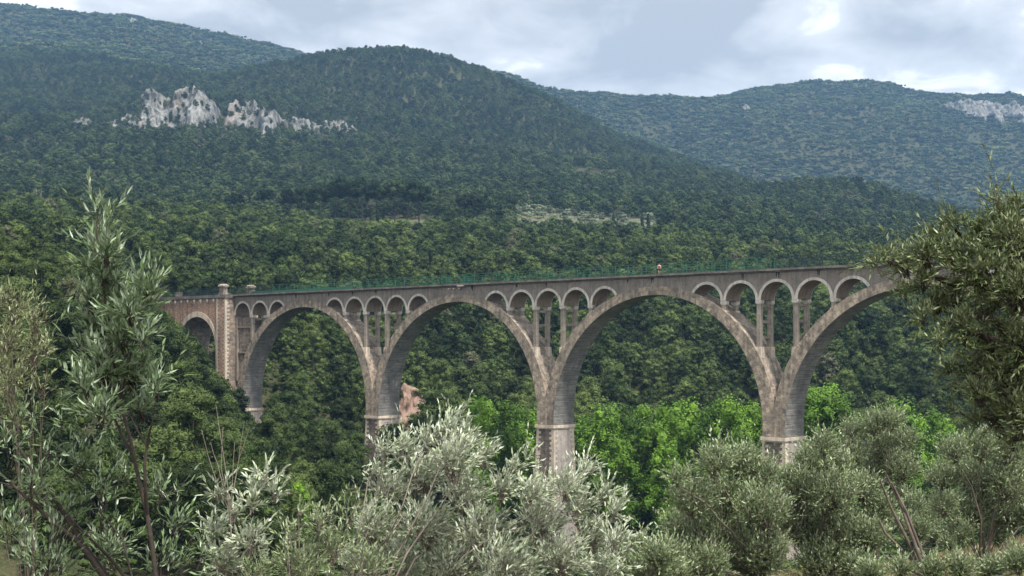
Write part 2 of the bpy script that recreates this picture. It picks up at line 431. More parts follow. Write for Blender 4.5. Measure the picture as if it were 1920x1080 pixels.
def ground_fn(nt, b):
    n = N(nt)
    geo = n.new('ShaderNodeNewGeometry'); p = geo.outputs['Position']
    a = n.noise(p, 0.25, 6, 0.65)
    col = n.mix(n.ramp(a, 0.35, 0.65), (0.035, 0.048, 0.020), (0.075, 0.072, 0.038))
    d = n.noise(p, 3.0, 5, 0.7)
    col = n.mix(n.ramp(d, 0.5, 0.8), col, (0.15, 0.125, 0.08))
    at = n.new('ShaderNodeAttribute', attribute_name='open_soil')
    col = n.mix(at.outputs['Fac'], col, n.mix(n.ramp(a, 0.4, 0.6), (0.17, 0.165, 0.115), (0.075, 0.10, 0.045)))
    n.lk(col, b.inputs['Base Color']); n.bump(b, d, 0.8, 0.15)
M['ground'] = mat('ground', ground_fn, 1.0, 0.05)
me = np_mesh('ground', V, [Fq], [M['ground']], smooth=np.ones(len(Fq), bool))
at = me.attributes.new('open_soil', 'FLOAT', 'POINT')
ixg = 960 + F * V[:, 0] / np.maximum(V[:, 1], 1)
near_dry = ((V[:, 1] > 20) & (V[:, 1] < 80) & (ixg > 1250)).astype(float)
at.data.foreach_set('value', (in_terrace(ixg, V[:, 1]) * 0.9 + near_dry * 0.5).astype(np.float32))
tag(link_mesh('ground', me), kind='structure')

# ------------------------------------------------------------------ cliffs
LEDGE = []
def rock_fn(warm):
    def fn(nt, b):
        n = N(nt); geo = n.new('ShaderNodeNewGeometry')
        mp = n.new('ShaderNodeMapping'); mp.inputs['Scale'].default_value = (1, 1, 0.35)
        n.lk(geo.outputs['Position'], mp.inputs[0])
        a = n.noise(mp.outputs[0], 0.06, 8, 0.7)
        col = n.mix(n.ramp(a, 0.35, 0.65), (0.15, 0.15, 0.145), (0.33, 0.325, 0.305))
        c = n.noise(mp.outputs[0], 0.11, 7, 0.8, 1.4)
        col = n.mix(n.ramp(c, 0.42, 0.54, (1, 1, 1), (0, 0, 0)), col, (0.07, 0.075, 0.065))
        w = n.noise(geo.outputs['Position'], 0.03, 3, 0.5)
        col = n.mix(n.math('MULTIPLY', n.ramp(w, 0.62, 0.70), warm), col, (0.50, 0.30, 0.18))
        n.lk(col, b.inputs['Base Color']); n.bump(b, a, 1.0, 3.0)
    return fn
M['rock'] = mat('limestone', rock_fn(0.12), 0.95, 0.1)
M['rock_far'] = mat('far_limestone', rock_fn(0.1), 0.95, 0.1)
def cliff(name, top, bottom, Y0, lean, mt, label, seed=0, amp=9.0, cap=40):
    """rock face standing out of the hillside: the front is a crag wall with buttresses and it runs back into the slope"""
    x0, x1 = top[0][0], top[-1][0]
    nu = max(24, int((x1 - x0) / 1.6)); nv = 34
    us = np.linspace(x0, x1, nu)
    tt = np.interp(us, [p[0] for p in top], [p[1] for p in top]); bb = np.interp(us, [p[0] for p in bottom], [p[1] for p in bottom])
    tt = tt + (vnoise(us / 6.0 + seed, us * 0 + seed) - 0.5) * 7 + (vnoise(us / 2.5 + seed, us * 0 + 3) - 0.5) * 5
    taper = np.clip(np.minimum(us - x0, x1 - us) / 14.0, 0, 1)
    tt = bb + (tt - bb) * (0.15 + 0.85 * taper)
    ys = np.arange(Y0 - 260, Y0 + 260, 4.0)
    sc_ = []
    for u_, b_ in zip(us, bb):
        iyg = HZ - F * H((u_ - 960) / F * ys, ys) / ys
        w = np.where(iyg <= b_ + 4)[0]
        sc_.append(ys[w[0]] if len(w) else Y0)
    sc_ = np.array(sc_); kk = np.hanning(19); kk /= kk.sum()
    Y0 = np.convolve(np.pad(np.minimum(sc_, np.median(sc_) + 60), 9, mode='edge'), kk, 'valid') - 6
    Vv = []
    for j in range(nv):
        v = j / (nv - 1)
        vv = min(v / 0.82, 1.0); back = max(0.0, (v - 0.82) / 0.18)
        ix = us; iy = bb + 14 + (tt - bb - 14) * vv
        z = (HZ - iy) / F * Y0
        X = (ix - 960) / F * Y0
        but = -np.abs(fbm(X / 22 + seed, z / 70 + seed, 4) - 0.5) * 6 * amp
        Y = Y0 + lean * vv + but + (fbm(X / 7 + seed, z / 7, 3) - 0.5) * amp * 1.2 + back * cap
        z = z - back * back * 10 + (fbm(X / 9 + 4, z / 9 + v * 3, 3) - 0.5) * 6
        Vv.append(np.stack([X, Y, z], -1))
    Vv = np.array(Vv).reshape(-1, 3)
    ii = np.arange(nv * nu).reshape(nv, nu)
    fq = np.stack([ii[:-1, :-1], ii[:-1, 1:], ii[1:, 1:], ii[1:, :-1]], -1).reshape(-1, 4)
    o = link_mesh(name, np_mesh(name, Vv, [fq], [mt]))
    tag(o, label, 'cliff', kind='thing'); LEDGE.append(Vv[np.random.default_rng(int(seed)).choice(len(Vv), int(len(Vv) * 0.03))]); return us, Y0
C1 = cliff('limestone_cliff', [(186, 222), (205, 212), (236, 206), (244, 196), (250, 166), (262, 154), (280, 160), (298, 176), (308, 178), (316, 156), (330, 150), (350, 152), (370, 166), (388, 182), (402, 196)],
      [(186, 246), (300, 248), (402, 244)], 1330, 35, M['rock'], 'tall pale grey crag with twin pointed tops above the pine forest', 3)
C2 = cliff('limestone_cliff', [(405, 222), (418, 190), (432, 178), (450, 184), (466, 176), (474, 200), (486, 192), (505, 205), (530, 212), (560, 215), (590, 222), (620, 216), (645, 224), (668, 220)],
      [(405, 240), (500, 256), (600, 255), (668, 246)], 1320, 30, M['rock'], 'long lower grey cliff band with an orange streak, right of the twin crag', 11)
cliff('limestone_cliff', [(108, 226), (125, 228), (150, 208), (165, 226), (188, 222)], [(108, 240), (188, 244)], 1325, 20, M['rock'],
      'small broken pale outcrop at the left foot of the twin crag', 21, 5)
cliff('limestone_cliff', [(1765, 192), (1800, 182), (1835, 178), (1870, 180), (1905, 184), (1950, 190), (2000, 205)], [(1765, 206), (1850, 220), (2000, 226)], 2700, 60, M['rock_far'],
      'pale bluish cliff on the far hill at the upper right', 31, 12, 60)
cliff('limestone_cliff', [(340, 78), (352, 72), (366, 70), (382, 76)], [(340, 84), (382, 84)], 2850, 30, M['rock_far'], 'small pale outcrop high on the left ridge', 41, 5, 30)
cliff('limestone_cliff', [(225, 34), (240, 31), (268, 36)], [(225, 40), (268, 42)], 2900, 30, M['rock_far'], 'thin pale rocks just under the crest of the left ridge', 51, 4, 30)
cliff('limestone_cliff', [(1390, 192), (1400, 188), (1412, 194)], [(1390, 202), (1412, 203)], 2750, 20, M['rock_far'], 'tiny pale rocks on the left flank of the far right hill', 61, 4, 30)

# bare earth bank behind the second pier
def clay(nt, b):
    n = N(nt); geo = n.new('ShaderNodeNewGeometry')
    mp = n.new('ShaderNodeMapping'); mp.inputs['Scale'].default_value = (1, 1, 0.3); n.lk(geo.outputs['Position'], mp.inputs[0])
    a = n.noise(mp.outputs[0], 0.8, 7, 0.7)
    col = n.mix(n.ramp(a, 0.35, 0.65), (0.26, 0.17, 0.13), (0.40, 0.29, 0.23))
    c = n.noise(mp.outputs[0], 0.5, 5, 0.7)
    col = n.mix(n.ramp(c, 0.52, 0.62), col, (0.10, 0.085, 0.06))
    n.lk(col, b.inputs['Base Color']); n.bump(b, a, 1.0, 0.6)
M['clay'] = mat('red_clay', clay, 0.95, 0.05)
def bank():
    top = [(742, 736), (752, 722), (768, 722), (780, 730), (790, 748), (798, 770), (806, 800)]
    bot = [(742, 800), (760, 822), (775, 840), (806, 830)]
    us = np.linspace(742, 806, 40); nv = 26; Y0 = 262.0; out = []
    tt = np.interp(us, [p[0] for p in top], [p[1] for p in top]); bb = np.interp(us, [p[0] for p in bot], [p[1] for p in bot])
    for j in range(nv):
        v = j / (nv - 1); vv = min(v / 0.8, 1); back = max(0, (v - 0.8) / 0.2)
        iy = bb + (tt - bb) * vv; X = (us - 960) / F * Y0; z = (HZ - iy) / F * Y0
        Y = Y0 + vv * 7 + back * 9 - np.abs(fbm(X / 2.2, z / 7, 4) - 0.5) * 6 + (fbm(X * 1.3, z / 1.2, 3) - 0.5) * 2.2
        out.append(np.stack([X + (fbm(z / 1.5, X / 4 + 3, 3) - 0.5) * 0.8, Y, z - back * 1.5 + (fbm(X / 0.9, z * 0, 2) - 0.5) * 0.9], -1))
    ii = np.arange(nv * 40).reshape(nv, 40)
    fq = np.stack([ii[:-1, :-1], ii[:-1, 1:], ii[1:, 1:], ii[1:, :-1]], -1).reshape(-1, 4)
    o = link_mesh('earth_bank', np_mesh('earth_bank', np.array(out).reshape(-1, 3), [fq], [M['clay']]))
    tag(o, kind='structure')
bank()

# ------------------------------------------------------------------ viaduct
uu = np.array([math.cos(TH), -math.sin(TH)]); vv_ = np.array([math.sin(TH), math.cos(TH)])
def BW(s, t, z):
    return (BX + s * uu[0] + t * vv_[0], BY + s * uu[1] + t * vv_[1], z)
via = empty('viaduct', (BX, BY, BZ), -TH)
tag(via, 'tall stone railway viaduct with high round arches and small spandrel arches crossing the wooded valley', 'viaduct')
class BM(MB):
    """z given relative to the camera, stored relative to the viaduct base"""
    def add(s, vs, fs, mat=0, uvs=None, smooth=False):
        MB.add(s, [(p[0], p[1], p[2] - BZ) for p in vs], fs, mat, uvs, smooth)
ZSTR = -12.9; STILT = 1.1; R = 20.2; WP = D - 2 * R      # pier width along the bridge
ZC = ZSTR + STILT
def hw(z): return max(1.95, 2.7 - 0.0335 * (z - ZSTR))
def thick(phi): return 1.35 + 0.78 * math.sin(phi) ** 2
DECK0, DECK1 = 11.12, 11.62
SP = 1.88                       # half width of the spandrel wall
def extr(d):
    """height of the arch back at distance d from the crown"""
    d = abs(d)
    if d >= D / 2: d = D / 2
    phi = math.asin(min(1, d / (R + 2.13)))
    for _ in range(8):
        phi = math.asin(min(1.0, d / (R + thick(phi))))
    return ZC + (R + thick(phi)) * math.cos(phi)

def main_arch(k):
    """arch between pier k and pier k+1"""
    c = (k + 0.5) * D
    m = BM(); NPH = 96
    sec = []
    arc = 0
    pts = [(-R, ZSTR + 0.02, -min(D / 2, R + thick(math.pi / 2)), ZSTR + 0.02)]
    for i in range(NPH + 1):
        phi = -math.pi / 2 + math.pi * i / NPH
        xi, zi = R * math.sin(phi), ZC + R * math.cos(phi)
        xe, ze = (R + thick(phi)) * math.sin(phi), ZC + (R + thick(phi)) * math.cos(phi)
        lim = D / 2 - 0.002
        if abs(xe) > lim: xe = math.copysign(lim, xe)
        pts.append((xi, zi, xe, ze))
    pts.append((R, ZSTR + 0.02, min(D / 2 - 0.002, R + thick(math.pi / 2)), ZSTR + 0.02))
    L = 0; prev = None
    for p in pts:
        if prev: L += math.hypot(p[0] - prev[0], p[1] - prev[1])
        sec.append((p, L)); prev = p
    for (a, la), (b, lb) in zip(sec[:-1], sec[1:]):
        (xi0, zi0, xe0, ze0), (xi1, zi1, xe1, ze1) = a, b
        t0 = math.hypot(xe0 - xi0, ze0 - zi0); t1 = math.hypot(xe1 - xi1, ze1 - zi1)
        hi0, he0, hi1, he1 = hw(zi0), hw(ze0), hw(zi1), hw(ze1)
        v = [(c + xi0, -hi0, zi0), (c + xi1, -hi1, zi1), (c + xe1, -he1, ze1), (c + xe0, -he0, ze0),
             (c + xi0, hi0, zi0), (c + xi1, hi1, zi1), (c + xe1, he1, ze1), (c + xe0, he0, ze0)]
        m.add(v, [(0, 1, 2, 3)][:1], 0, [[(la, 0), (lb, 0), (lb, t1), (la, t0)]])
        m.add(v, [(7, 6, 5, 4)], 0, [[(la, t0), (lb, t1), (lb, 0), (la, 0)]])
        m.add(v, [(4, 5, 1, 0)], 1, [[(hi0, la), (hi1, lb), (-hi1, lb), (-hi0, la)]])
        m.add(v, [(3, 2, 6, 7)], 0, [[(la, 0), (lb, 0), (lb, 2 * he1), (la, 2 * he0)]])
    o = m.build('main_arch', [M['ring'], M['boards']], via)
    return o
for k in (-1, 0, 1, 2): main_arch(k)

# piers ------------------------------------------------------------
def quoins(m, x, y, sx, sy, z0, z1, bat, mt=0, seed=0):
    """pale corner stones, alternately long and short; (sx, sy) points from the corner into the pier"""
    rr = random.Random(seed); z = z1; i = 0
    while z > z0:
        h = 0.42 + rr.uniform(-0.03, 0.03); lx, ly_ = (0.95, 0.5) if i % 2 else (0.5, 0.95)
        lx *= rr.uniform(0.85, 1.15); ly_ *= rr.uniform(0.85, 1.15)
        o = bat * (z1 - z)
        px, py = x - sx * (o + 0.035), y - sy * (o + 0.035)
        xa, xb = sorted((px, px + sx * lx)); ya, yb = sorted((py, py + sy * ly_))
        m.box(xa, xb, ya, yb, z - h + 0.025, z, mt)
        z -= h; i += 1
def pier(k, base):
    m = BM(); c = k * D; W2 = WP / 2; T2 = 2.62; bat = 0.032; hgt = (ZSTR - 0.55) - base
    zt = ZSTR - 0.55
    x0, x1, y0, y1 = c - W2, c + W2, -T2, T2; b = bat * hgt
    v = [(x0 - b, y0 - b, base), (x1 + b, y0 - b, base), (x1 + b, y1 + b, base), (x0 - b, y1 + b, base),
         (x0, y0, zt), (x1, y0, zt), (x1, y1, zt), (x0, y1, zt)]
    m.add(v, [(0, 1, 5, 4), (2, 3, 7, 6)], 0)
    m.add(v, [(1, 2, 6, 5), (3, 0, 4, 7)], 1)
    p = m.build('pier', [M['pier_face'], M['pier_side']], via)
    s = BM()
    s.box(c - W2 - 0.22, c + W2 + 0.22, -T2 - 0.28, T2 + 0.28, ZSTR - 0.55, ZSTR - 0.05)
    s.box(c - W2 - 0.10, c + W2 + 0.10, -T2 - 0.15, T2 + 0.15, ZSTR - 0.75, ZSTR - 0.555)
    s.build('string_course', [M['cream']], p)
    q = BM()
    for sx in (-1, 1):
        for sy in (-1, 1):
            quoins(q, c + sx * W2, sy * T2, -sx, -sy, base, zt - 0.22, bat, 0, k * 7 + sx + 3 * sy)
    o = q.build('quoin_stones', [M['cream']], p); o['kind'] = 'stuff'
    return p
for k, base in ((-1, -30), (0, -36), (1, -38), (2, -38), (3, -36)): pier(k, base)

# spandrel wall ----------------------------------------------------
ZSP = 7.1; RS = 2.62; SPC = 6.1
S0, S1 = -46.0, 3 * D + 4
def arch_centres():
    out = []
    for k in range(-1, 4):
        for j in (-2, -1, 0, 1, 2):
            s = k * D + j * SPC
            if k == -1 and j < 0: continue
            if k == -1: s = -43.0 + j * SPC
            if s < S1 - 3: out.append((s, k, j))
    return out
CEN = arch_centres()
def zlow(s):
    k = math.floor(s / D); d = s - (k + 0.5) * D
    e = extr(d) - 0.25
    for cs, _, _ in CEN:
        if abs(s - cs) < RS:
            return max(e, ZSP + math.sqrt(RS * RS - (s - cs) ** 2))
    return max(e, ZSP) if any(abs(s - cs) < SPC / 2 + 0.01 for cs, _, _ in CEN) else e
ss = set(np.arange(S0, S1, 0.25).tolist() + [S1])
for cs, _, _ in CEN:
    for i in range(25):
        ss.add(cs - RS * math.cos(math.pi * i / 24))
    ss.add(cs - RS - 0.001); ss.add(cs + RS + 0.001)
ss = sorted(x for x in ss if S0 <= x <= S1)
m = BM()
for a, b in zip(ss[:-1], ss[1:]):
    za, zb = zlow(a + 1e-4), zlow(b - 1e-4)
    v = [(a, -SP, za), (b, -SP, zb), (b, -SP, DECK0), (a, -SP, DECK0), (a, SP, za), (b, SP, zb), (b, SP, DECK0), (a, SP, DECK0)]
    m.add(v, [(0, 1, 2, 3), (7, 6, 5, 4)], 0); m.add(v, [(4, 5, 1, 0)], 1)
wall = m.build('spandrel_wall', [M['wall'], M['soffit']], via)

# archivolts: pale rings round each small arch, near and far face
for cs, k, j in CEN:
    for side in (-1, 1):
        m = BM(); RO = RS + 0.42; n = 40; y0 = side * (SP - 0.12); y1 = side * (SP + 0.09)
        pr = []
        for i in range(n + 1):
            a = math.pi * i / n
            x = cs - math.cos(a) * RS; z = ZSP + math.sin(a) * RS
            X = cs - math.cos(a) * RO; Z = ZSP + math.sin(a) * RO
            kk = math.floor(x / D); e = extr(x - (kk + 0.5) * D)
            if Z < e + 0.02 and not (abs(x - cs) > RS - .01 and e < ZSP): pr.append(None)
            else: pr.append((x, z + 0.004, X, Z))
        for p, q in zip(pr[:-1], pr[1:]):
            if p is None or q is None: continue
            v = [(p[0], y0, p[1]), (q[0], y0, q[1]), (q[2], y0, q[3]), (p[2], y0, p[3]),
                 (p[0], y1, p[1]), (q[0], y1, q[1]), (q[2], y1, q[3]), (p[2], y1, p[3])]
            m.add(v, [(4, 5, 6, 7), (0, 3, 2, 1), (0, 1, 5, 4), (3, 7, 6, 2), (0, 4, 7, 3), (1, 2, 6, 5)], 0)
        if m.f: m.build('archivolt', [M['white']], wall)

# columns under the small arches ------------------------------------
def column(s, side, zb, ped):
    m = BM(); y = side * 1.47; w, d = 0.32, 0.36
    m.box(s - w, s + w, y - d, y + d, zb - 0.3, ZSP - 0.42)
    o = m.build('column', [M['col']], via)
    c = BM(); c.box(s - w - 0.16, s + w + 0.16, y - d - 0.10, y + d + 0.10, ZSP - 0.42, ZSP - 0.003, 0)
    c.box(s - w - 0.07, s + w + 0.07, y - d - 0.05, y + d + 0.05, ZSP - 0.56, ZSP - 0.423, 0)
    c.build('capital', [M['white']], o)
    if ped:
        p = BM()
        p.box(s - 0.62, s + 0.62, y - 0.60, y + 0.60, zb - ped, zb + 0.02, 0, 0.16, 0.12)
        p.build('pedestal', [M['cream']], o)
    return o
for k in range(-1, 4):
    for j in (-1.5, -0.5, 0.5, 1.5):
        s = k * D + j * SPC
        if k == -1:
            if j < 0: continue
            s = -43.0 + (j + 0.0) * SPC
        if s > S1 - 3: continue
        kk = math.floor(s / D); e = extr(s - (kk + 0.5) * D)
        inner = abs(j) == 0.5
        for side in (-1, 1):
            column(s, side, (0.2 if (inner and k > -1) else e - 0.1), (3.0 if inner else 1.2) if k > -1 else 0)
        z = ZSP - 0.8
        while z > e + 0.8:
            b = BM(); b.box(s - 0.22, s + 0.22, -0.93, 0.93, z - 0.2, z + 0.2)
            b.build('cross_beam', [M['col']], via); z -= 2.35
# first bay beside the tower is walled up behind its posts
m = BM(); m.box(-46.0, -41.2, -1.25, 1.25, -0.5, ZSP - 0.5); m.box(-46.0, -43.7, -1.25, 1.25, -9.0, -0.503)
m.build('infill_wall', [M['grey_stone']], via)
for z in (4.6, -0.9):
    b = BM(); b.box(-46.0, -41.4 if z < 0 else -40.4, -1.55, -1.252, z - 0.2, z + 0.2); b.build('cross_beam', [M['col']], via)
for s, zb_ in ((-45.6, -7), (-43.1 + 3.05, 1.2)):
    b = BM(); b.box(s - 0.3, s + 0.3, -1.7, -1.26, zb_, ZSP - 0.45); b.build('column', [M['col']], via)

# deck and cornice --------------------------------------------------
m = BM()
m.box(S0, S1 + 30, -2.55, 2.55, DECK0 + 0.20, DECK1)
m.box(S0, S1 + 30, -2.15, 2.15, DECK0, DECK0 + 0.197)
m.build('deck_cornice', [M['cornice']], via)
rs = random.Random(5)
for s in (-24.6, -6.6, 0.2, 26.0, 37.0, 43.9, 66.0, 82.5, 88.5, 110.5, -14.0, 61.0, 95.0):
    zl = max(zlow(s), ZSP + RS + 0.45)
    w = rs.uniform(0.10, 0.24); m = BM()
    for q in range(3):
        x = s + rs.uniform(-0.25, 0.25); ww = w * rs.uniform(0.4, 1.0); z1 = DECK0 - 0.01; z0 = z1 - (z1 - zl) * rs.uniform(0.5, 1.0)
        m.add([(x - ww, -SP - 0.006, z1), (x - ww * 0.3, -SP - 0.006, z0), (x + ww * 0.4, -SP - 0.006, z0 + 0.1), (x + ww, -SP - 0.006, z1)], [(0, 1, 2, 3)])
    m.build('run_off_stain', [M['stain']], wall)['kind'] = 'stuff'

# red brick approach with its own arch, and the tower ----------------
TB = 4.0
AS, AR, AZ = -57.2, 7.3, -0.35
m = BM()
ss2 = sorted(set([-84.0, -49.3] + [AS - AR * math.cos(math.pi * i / 48) for i in range(49)] + np.arange(-84, -49.3, 1.0).tolist()))
ss2 = [x for x in ss2 if -84 <= x <= -49.3]
for a, b in zip(ss2[:-1], ss2[1:]):
    c = (a + b) / 2
    def zl(x): return AZ + math.sqrt(max(0, AR * AR - (x - AS) ** 2)) if abs(c - AS) < AR else -26.0
    za, zb = zl(a), zl(b)
    v = [(a, -TB, za), (b, -TB, zb), (b, -TB, 10.8), (a, -TB, 10.8), (a, TB, za), (b, TB, zb), (b, TB, 10.8), (a, TB, 10.8)]
    m.add(v, [(0, 1, 2, 3), (7, 6, 5, 4)], 0)
    if abs(c - AS) < AR: m.add(v, [(4, 5, 1, 0)], 1)
for x, sg in ((AS - AR, 1), (AS + AR, -1)):
    v = [(x, -TB, -26), (x, TB, -26), (x, TB, AZ), (x, -TB, AZ)]
    m.add(v, [(0, 1, 2, 3) if sg > 0 else (3, 2, 1, 0)], 1)
brk = m.build('brick_approach', [M['brick'], M['grey_stone']], via)
for side in (-1, 1):
    v_ = BM(); n = 52; RO = AR + 1.15; y0, y1 = side * (TB - 0.1), side * (TB + 0.08)
    pr = [(AS - AR, -20, AS - AR - 0.5, -20)] + [(AS - AR * math.cos(math.pi * i / n), AZ + AR * math.sin(math.pi * i / n),
           AS - (AR + 0.5 + 0.7 * math.sin(math.pi * i / n)) * math.cos(math.pi * i / n), AZ + (AR + 0.5 + 0.7 * math.sin(math.pi * i / n)) * math.sin(math.pi * i / n)) for i in range(n + 1)] + [(AS + AR, -20, AS + AR + 0.5, -20)]
    for p, q in zip(pr[:-1], pr[1:]):
        v = [(p[0], y0, p[1]), (q[0], y0, q[1]), (q[2], y0, q[3]), (p[2], y0, p[3]), (p[0], y1, p[1]), (q[0], y1, q[1]), (q[2], y1, q[3]), (p[2], y1, p[3])]
        v_.add(v, [(4, 5, 6, 7), (0, 3, 2, 1), (0, 1, 5, 4), (3, 7, 6, 2)])
    v_.build('archivolt', [M['cream']], brk)
c = BM(); c.box(-84, -49.3, -TB - 0.3, TB + 0.3, 10.95, 11.62); c.box(-84, -49.3, -TB - 0.15, TB + 0.15, 10.8, 10.947)
c.build('coping', [M['dark_coping']], brk)
for i in range(14):
    x = -83 + i * 2.5
    b = BM(); b.box(x - 0.22, x + 0.22, -TB - 0.26, -TB + 0.05, 10.25, 10.797); b.box(x - 0.14, x + 0.14, -TB - 0.14, -TB + 0.05, 9.95, 10.247)
    b.build('corbel', [M['white']], brk)
t = BM(); t.box(-49.3, -46.0, -TB - 0.25, TB + 0.25, -27, 10.9, 0, 0.0, 0.0)
tw = t.build('tower_pier', [M['brick'], M['grey_stone']], via)
for p in tw.data.polygons:
    if abs(p.normal.x) > 0.5: p.material_index = 1
q = BM()
for sx, x in ((1, -49.3), (-1, -46.0)):
    for sy in (-1, 1): quoins(q, x, sy * (TB + 0.25), sx, -sy, -27, 10.88, 0.0, 0, int(x) + sy)
o = q.build('quoin_stones', [M['cream']], tw); o['kind'] = 'stuff'
c = BM(); c.box(-49.6, -45.75, -TB - 0.5, TB + 0.5, 10.903, 11.62); c.build('coping', [M['dark_coping']], tw)
def post_stone(s, t_, plain=False):
    b = BM()
    if plain:
        b.box(s - 0.7, s + 0.7, t_ - 0.5, t_ + 0.5, 11.623, 13.2); b.build('parapet_pillar', [M['grey_stone']], via); return
    b.box(s - 0.95, s + 0.95, t_ - 0.75, t_ + 0.75, 11.623, 12.05)
    b.box(s - 0.75, s + 0.75, t_ - 0.55, t_ + 0.55, 12.05, 13.35)
    o = b.build('parapet_pillar', [M['grey_stone']], via)
    c = BM(); c.box(s - 0.98, s + 0.98, t_ - 0.78, t_ + 0.78, 13.352, 13.62); c.box(s - 0.98, s + 0.98, t_ - 0.78, t_ + 0.78, 13.622, 13.95, 0, 0.45, 0.4)
    c.build('pillar_cap', [M['col']], o)
post_stone(-47.6, -3.6); post_stone(-47.6, 3.6); post_stone(-76.0, -3.6, True); post_stone(-76.0, 3.6, True)

# graffiti marks on the pedestals, painted letters as the photo shows them: illegible scrawl
g = BM(); rg = random.Random(2)
for s_, y_, z_ in ((88.3 - 3.05 + 0.6, 1.32, -1.2),):
    for i in range(9):
        y = y_ + rg.uniform(-0.4, 0.3); z = z_ + rg.uniform(-0.8, 0.7); a = rg.uniform(0, 3.14); l = rg.uniform(0.15, 0.35); w = 0.05
        dy, dz = math.cos(a) * l, math.sin(a) * l
        g.add([(s_ + 0.03, y, z), (s_ + 0.03, y + dy, z + dz), (s_ + 0.03, y + dy + w, z + dz + w), (s_ + 0.03, y + w, z + w)], [(0, 1, 2, 3)])
g.build('graffiti', [M['graffiti']], via)

# railings ------------------------------------------------------------
post_me = {}
def post_mesh(name, mt, r=0.045, h=1.62):
    m = MB(); m.box(-r, r, -r, r, 0, h); return m.mesh(name, [mt])
post_me['g'] = post_mesh('post', M['green_paint']); post_me['d'] = post_mesh('post', M['dark_paint'])
def railing(s0, s1, t_, key, bars=0.0, pitch=2.6, base=DECK1, barh=0.8):
    mt = M['green_paint'] if key == 'g' else M['dark_paint']
    m = BM()
    m.box(s0, s1, t_ - 0.035, t_ + 0.035, base + 1.58, base + 1.66)
    m.box(s0, s1, t_ - 0.03, t_ + 0.03, base + 0.80, base + 0.87)
    m.box(s0, s1, t_ - 0.025, t_ + 0.025, base + 0.12, base + 0.17)
    if key == 'g': m.box(s0, s1, t_ - 0.012, t_ + 0.012, base + 0.42, base + 0.44)
    if bars:
        x = s0 + bars / 2
        while x < s1:
            m.box(x - 0.014, x + 0.014, t_ - 0.014, t_ + 0.014, base + 0.17, base + barh); x += bars
    r = m.build('railing', [mt], via)
    n = max(1, round((s1 - s0) / pitch))
    for i in range(n + 1):
        o = link_mesh('post', post_me[key], r, (s0 + (s1 - s0) * i / n, t_, base - BZ))
for t_ in (-2.4, 2.4):
    railing(-45.6, -32, t_, 'd', 0.35, barh=1.6)
    railing(-32, 19.0, t_, 'g', 0.9)
    railing(22.0, 88, t_, 'g', 1.3, barh=0.8)
    railing(88, 160, t_, 'd', 0.9, barh=1.6)
railing(19.0, 22.0, -2.4, 'g', 0.13, 1.0, barh=1.6); railing(19.0, 22.0, 2.4, 'g', 0.13, 1.0, barh=1.6)
for t_ in (-3.6, 3.6):
    railing(-74.9, -48.6, t_, 'd', 0.30, barh=1.6)
# green panels wired to the lower half of the railing left of the first crown
for s0, s1 in ((-46, -12),):
    m = BM(); m.box(s0, s1, 2.34, 2.36, DECK1 + 0.05, DECK1 + 0.78); m.build('mesh_panel', [M['green_paint']], via)
# inspection bracket under the cornice
m = BM()
for s in (20.3, 21.6, 23.0): m.box(s, s + 0.35, -SP - 0.35, -SP, DECK0 - 0.45, DECK0 - 0.2)
m.box(23.2, 24.6, -2.8, -2.2, DECK0 + 0.02, DECK0 + 0.17)
m.build('inspection_bracket', [M['white']], via)

# right-hand abutment, mostly hidden by the olive
m = BM(); m.box(3 * D + 4.0, 3 * D + 36, -TB, TB, -30, 11.1); m.build('abutment', [M['grey_stone']], via)

# ------------------------------------------------------------------ person on the bridge
def skin_body(name, verts, edges, rad, mt, parent, sub=1):
    me = bpy.data.meshes.new(name); me.from_pydata(verts, edges, [])
    me.materials.append(mt)
    o = link_mesh(name, me, parent)
    md = o.modifiers.new('skin', 'SKIN'); md.use_smooth_shade = True
    for i, r in enumerate(rad): me.skin_vertices[0].data[i].radius = (r, r) if not isinstance(r, tuple) else r
    me.skin_vertices[0].data[0].use_root = True
    s = o.modifiers.new('sub', 'SUBSURF'); s.levels = sub; s.render_levels = sub
    return o
M['skin'] = mat('skin', (0.50, 0.31, 0.24), 0.6, 0.3)
M['shirt'] = mat('pale_pink_shirt', (0.72, 0.52, 0.54), 0.8, 0.2)
M['redpack'] = mat('red_fabric', (0.42, 0.03, 0.05), 0.7, 0.3)
M['blackcloth'] = mat('black_shorts', (0.012, 0.012, 0.015), 0.8, 0.2)
M['hair'] = mat('dark_hair', (0.02, 0.014, 0.012), 0.6, 0.3)
M['shoe'] = mat('pale_shoes', (0.75, 0.62, 0.62), 0.6, 0.3)
kx = (1236 - 960) / F
s_p = (kx * (BY + (-1.1) * math.cos(TH)) - BX + 1.1 * math.sin(TH)) / (math.cos(TH) + kx * math.sin(TH))
per = empty('person', BW(s_p, -1.1, DECK1 + 0.003), math.radians(180))
tag(per, 'person in pale pink top, red pack and black shorts walking along the viaduct deck', 'person')
pv = [(0, 0, 0.93), (0, 0.01, 1.12), (0, 0.02, 1.32), (0, 0.03, 1.43), (0, 0.03, 1.50), (0, 0.02, 1.60), (0, 0.01, 1.70),
      (0.19, 0.02, 1.41), (0.27, -0.02, 1.14), (0.23, 0.12, 0.94), (-0.19, 0.02, 1.41), (-0.27, 0.05, 1.15), (-0.22, 0.18, 0.98),
      (0.10, 0, 0.86), (0.11, 0.12, 0.48), (0.11, 0.02, 0.09), (0.11, 0.16, 0.04),
      (-0.10, 0, 0.86), (-0.11, -0.06, 0.48), (-0.11, -0.2, 0.11), (-0.11, -0.08, 0.04),
      (0.225, 0.16, 0.87), (-0.215, 0.23, 0.92)]
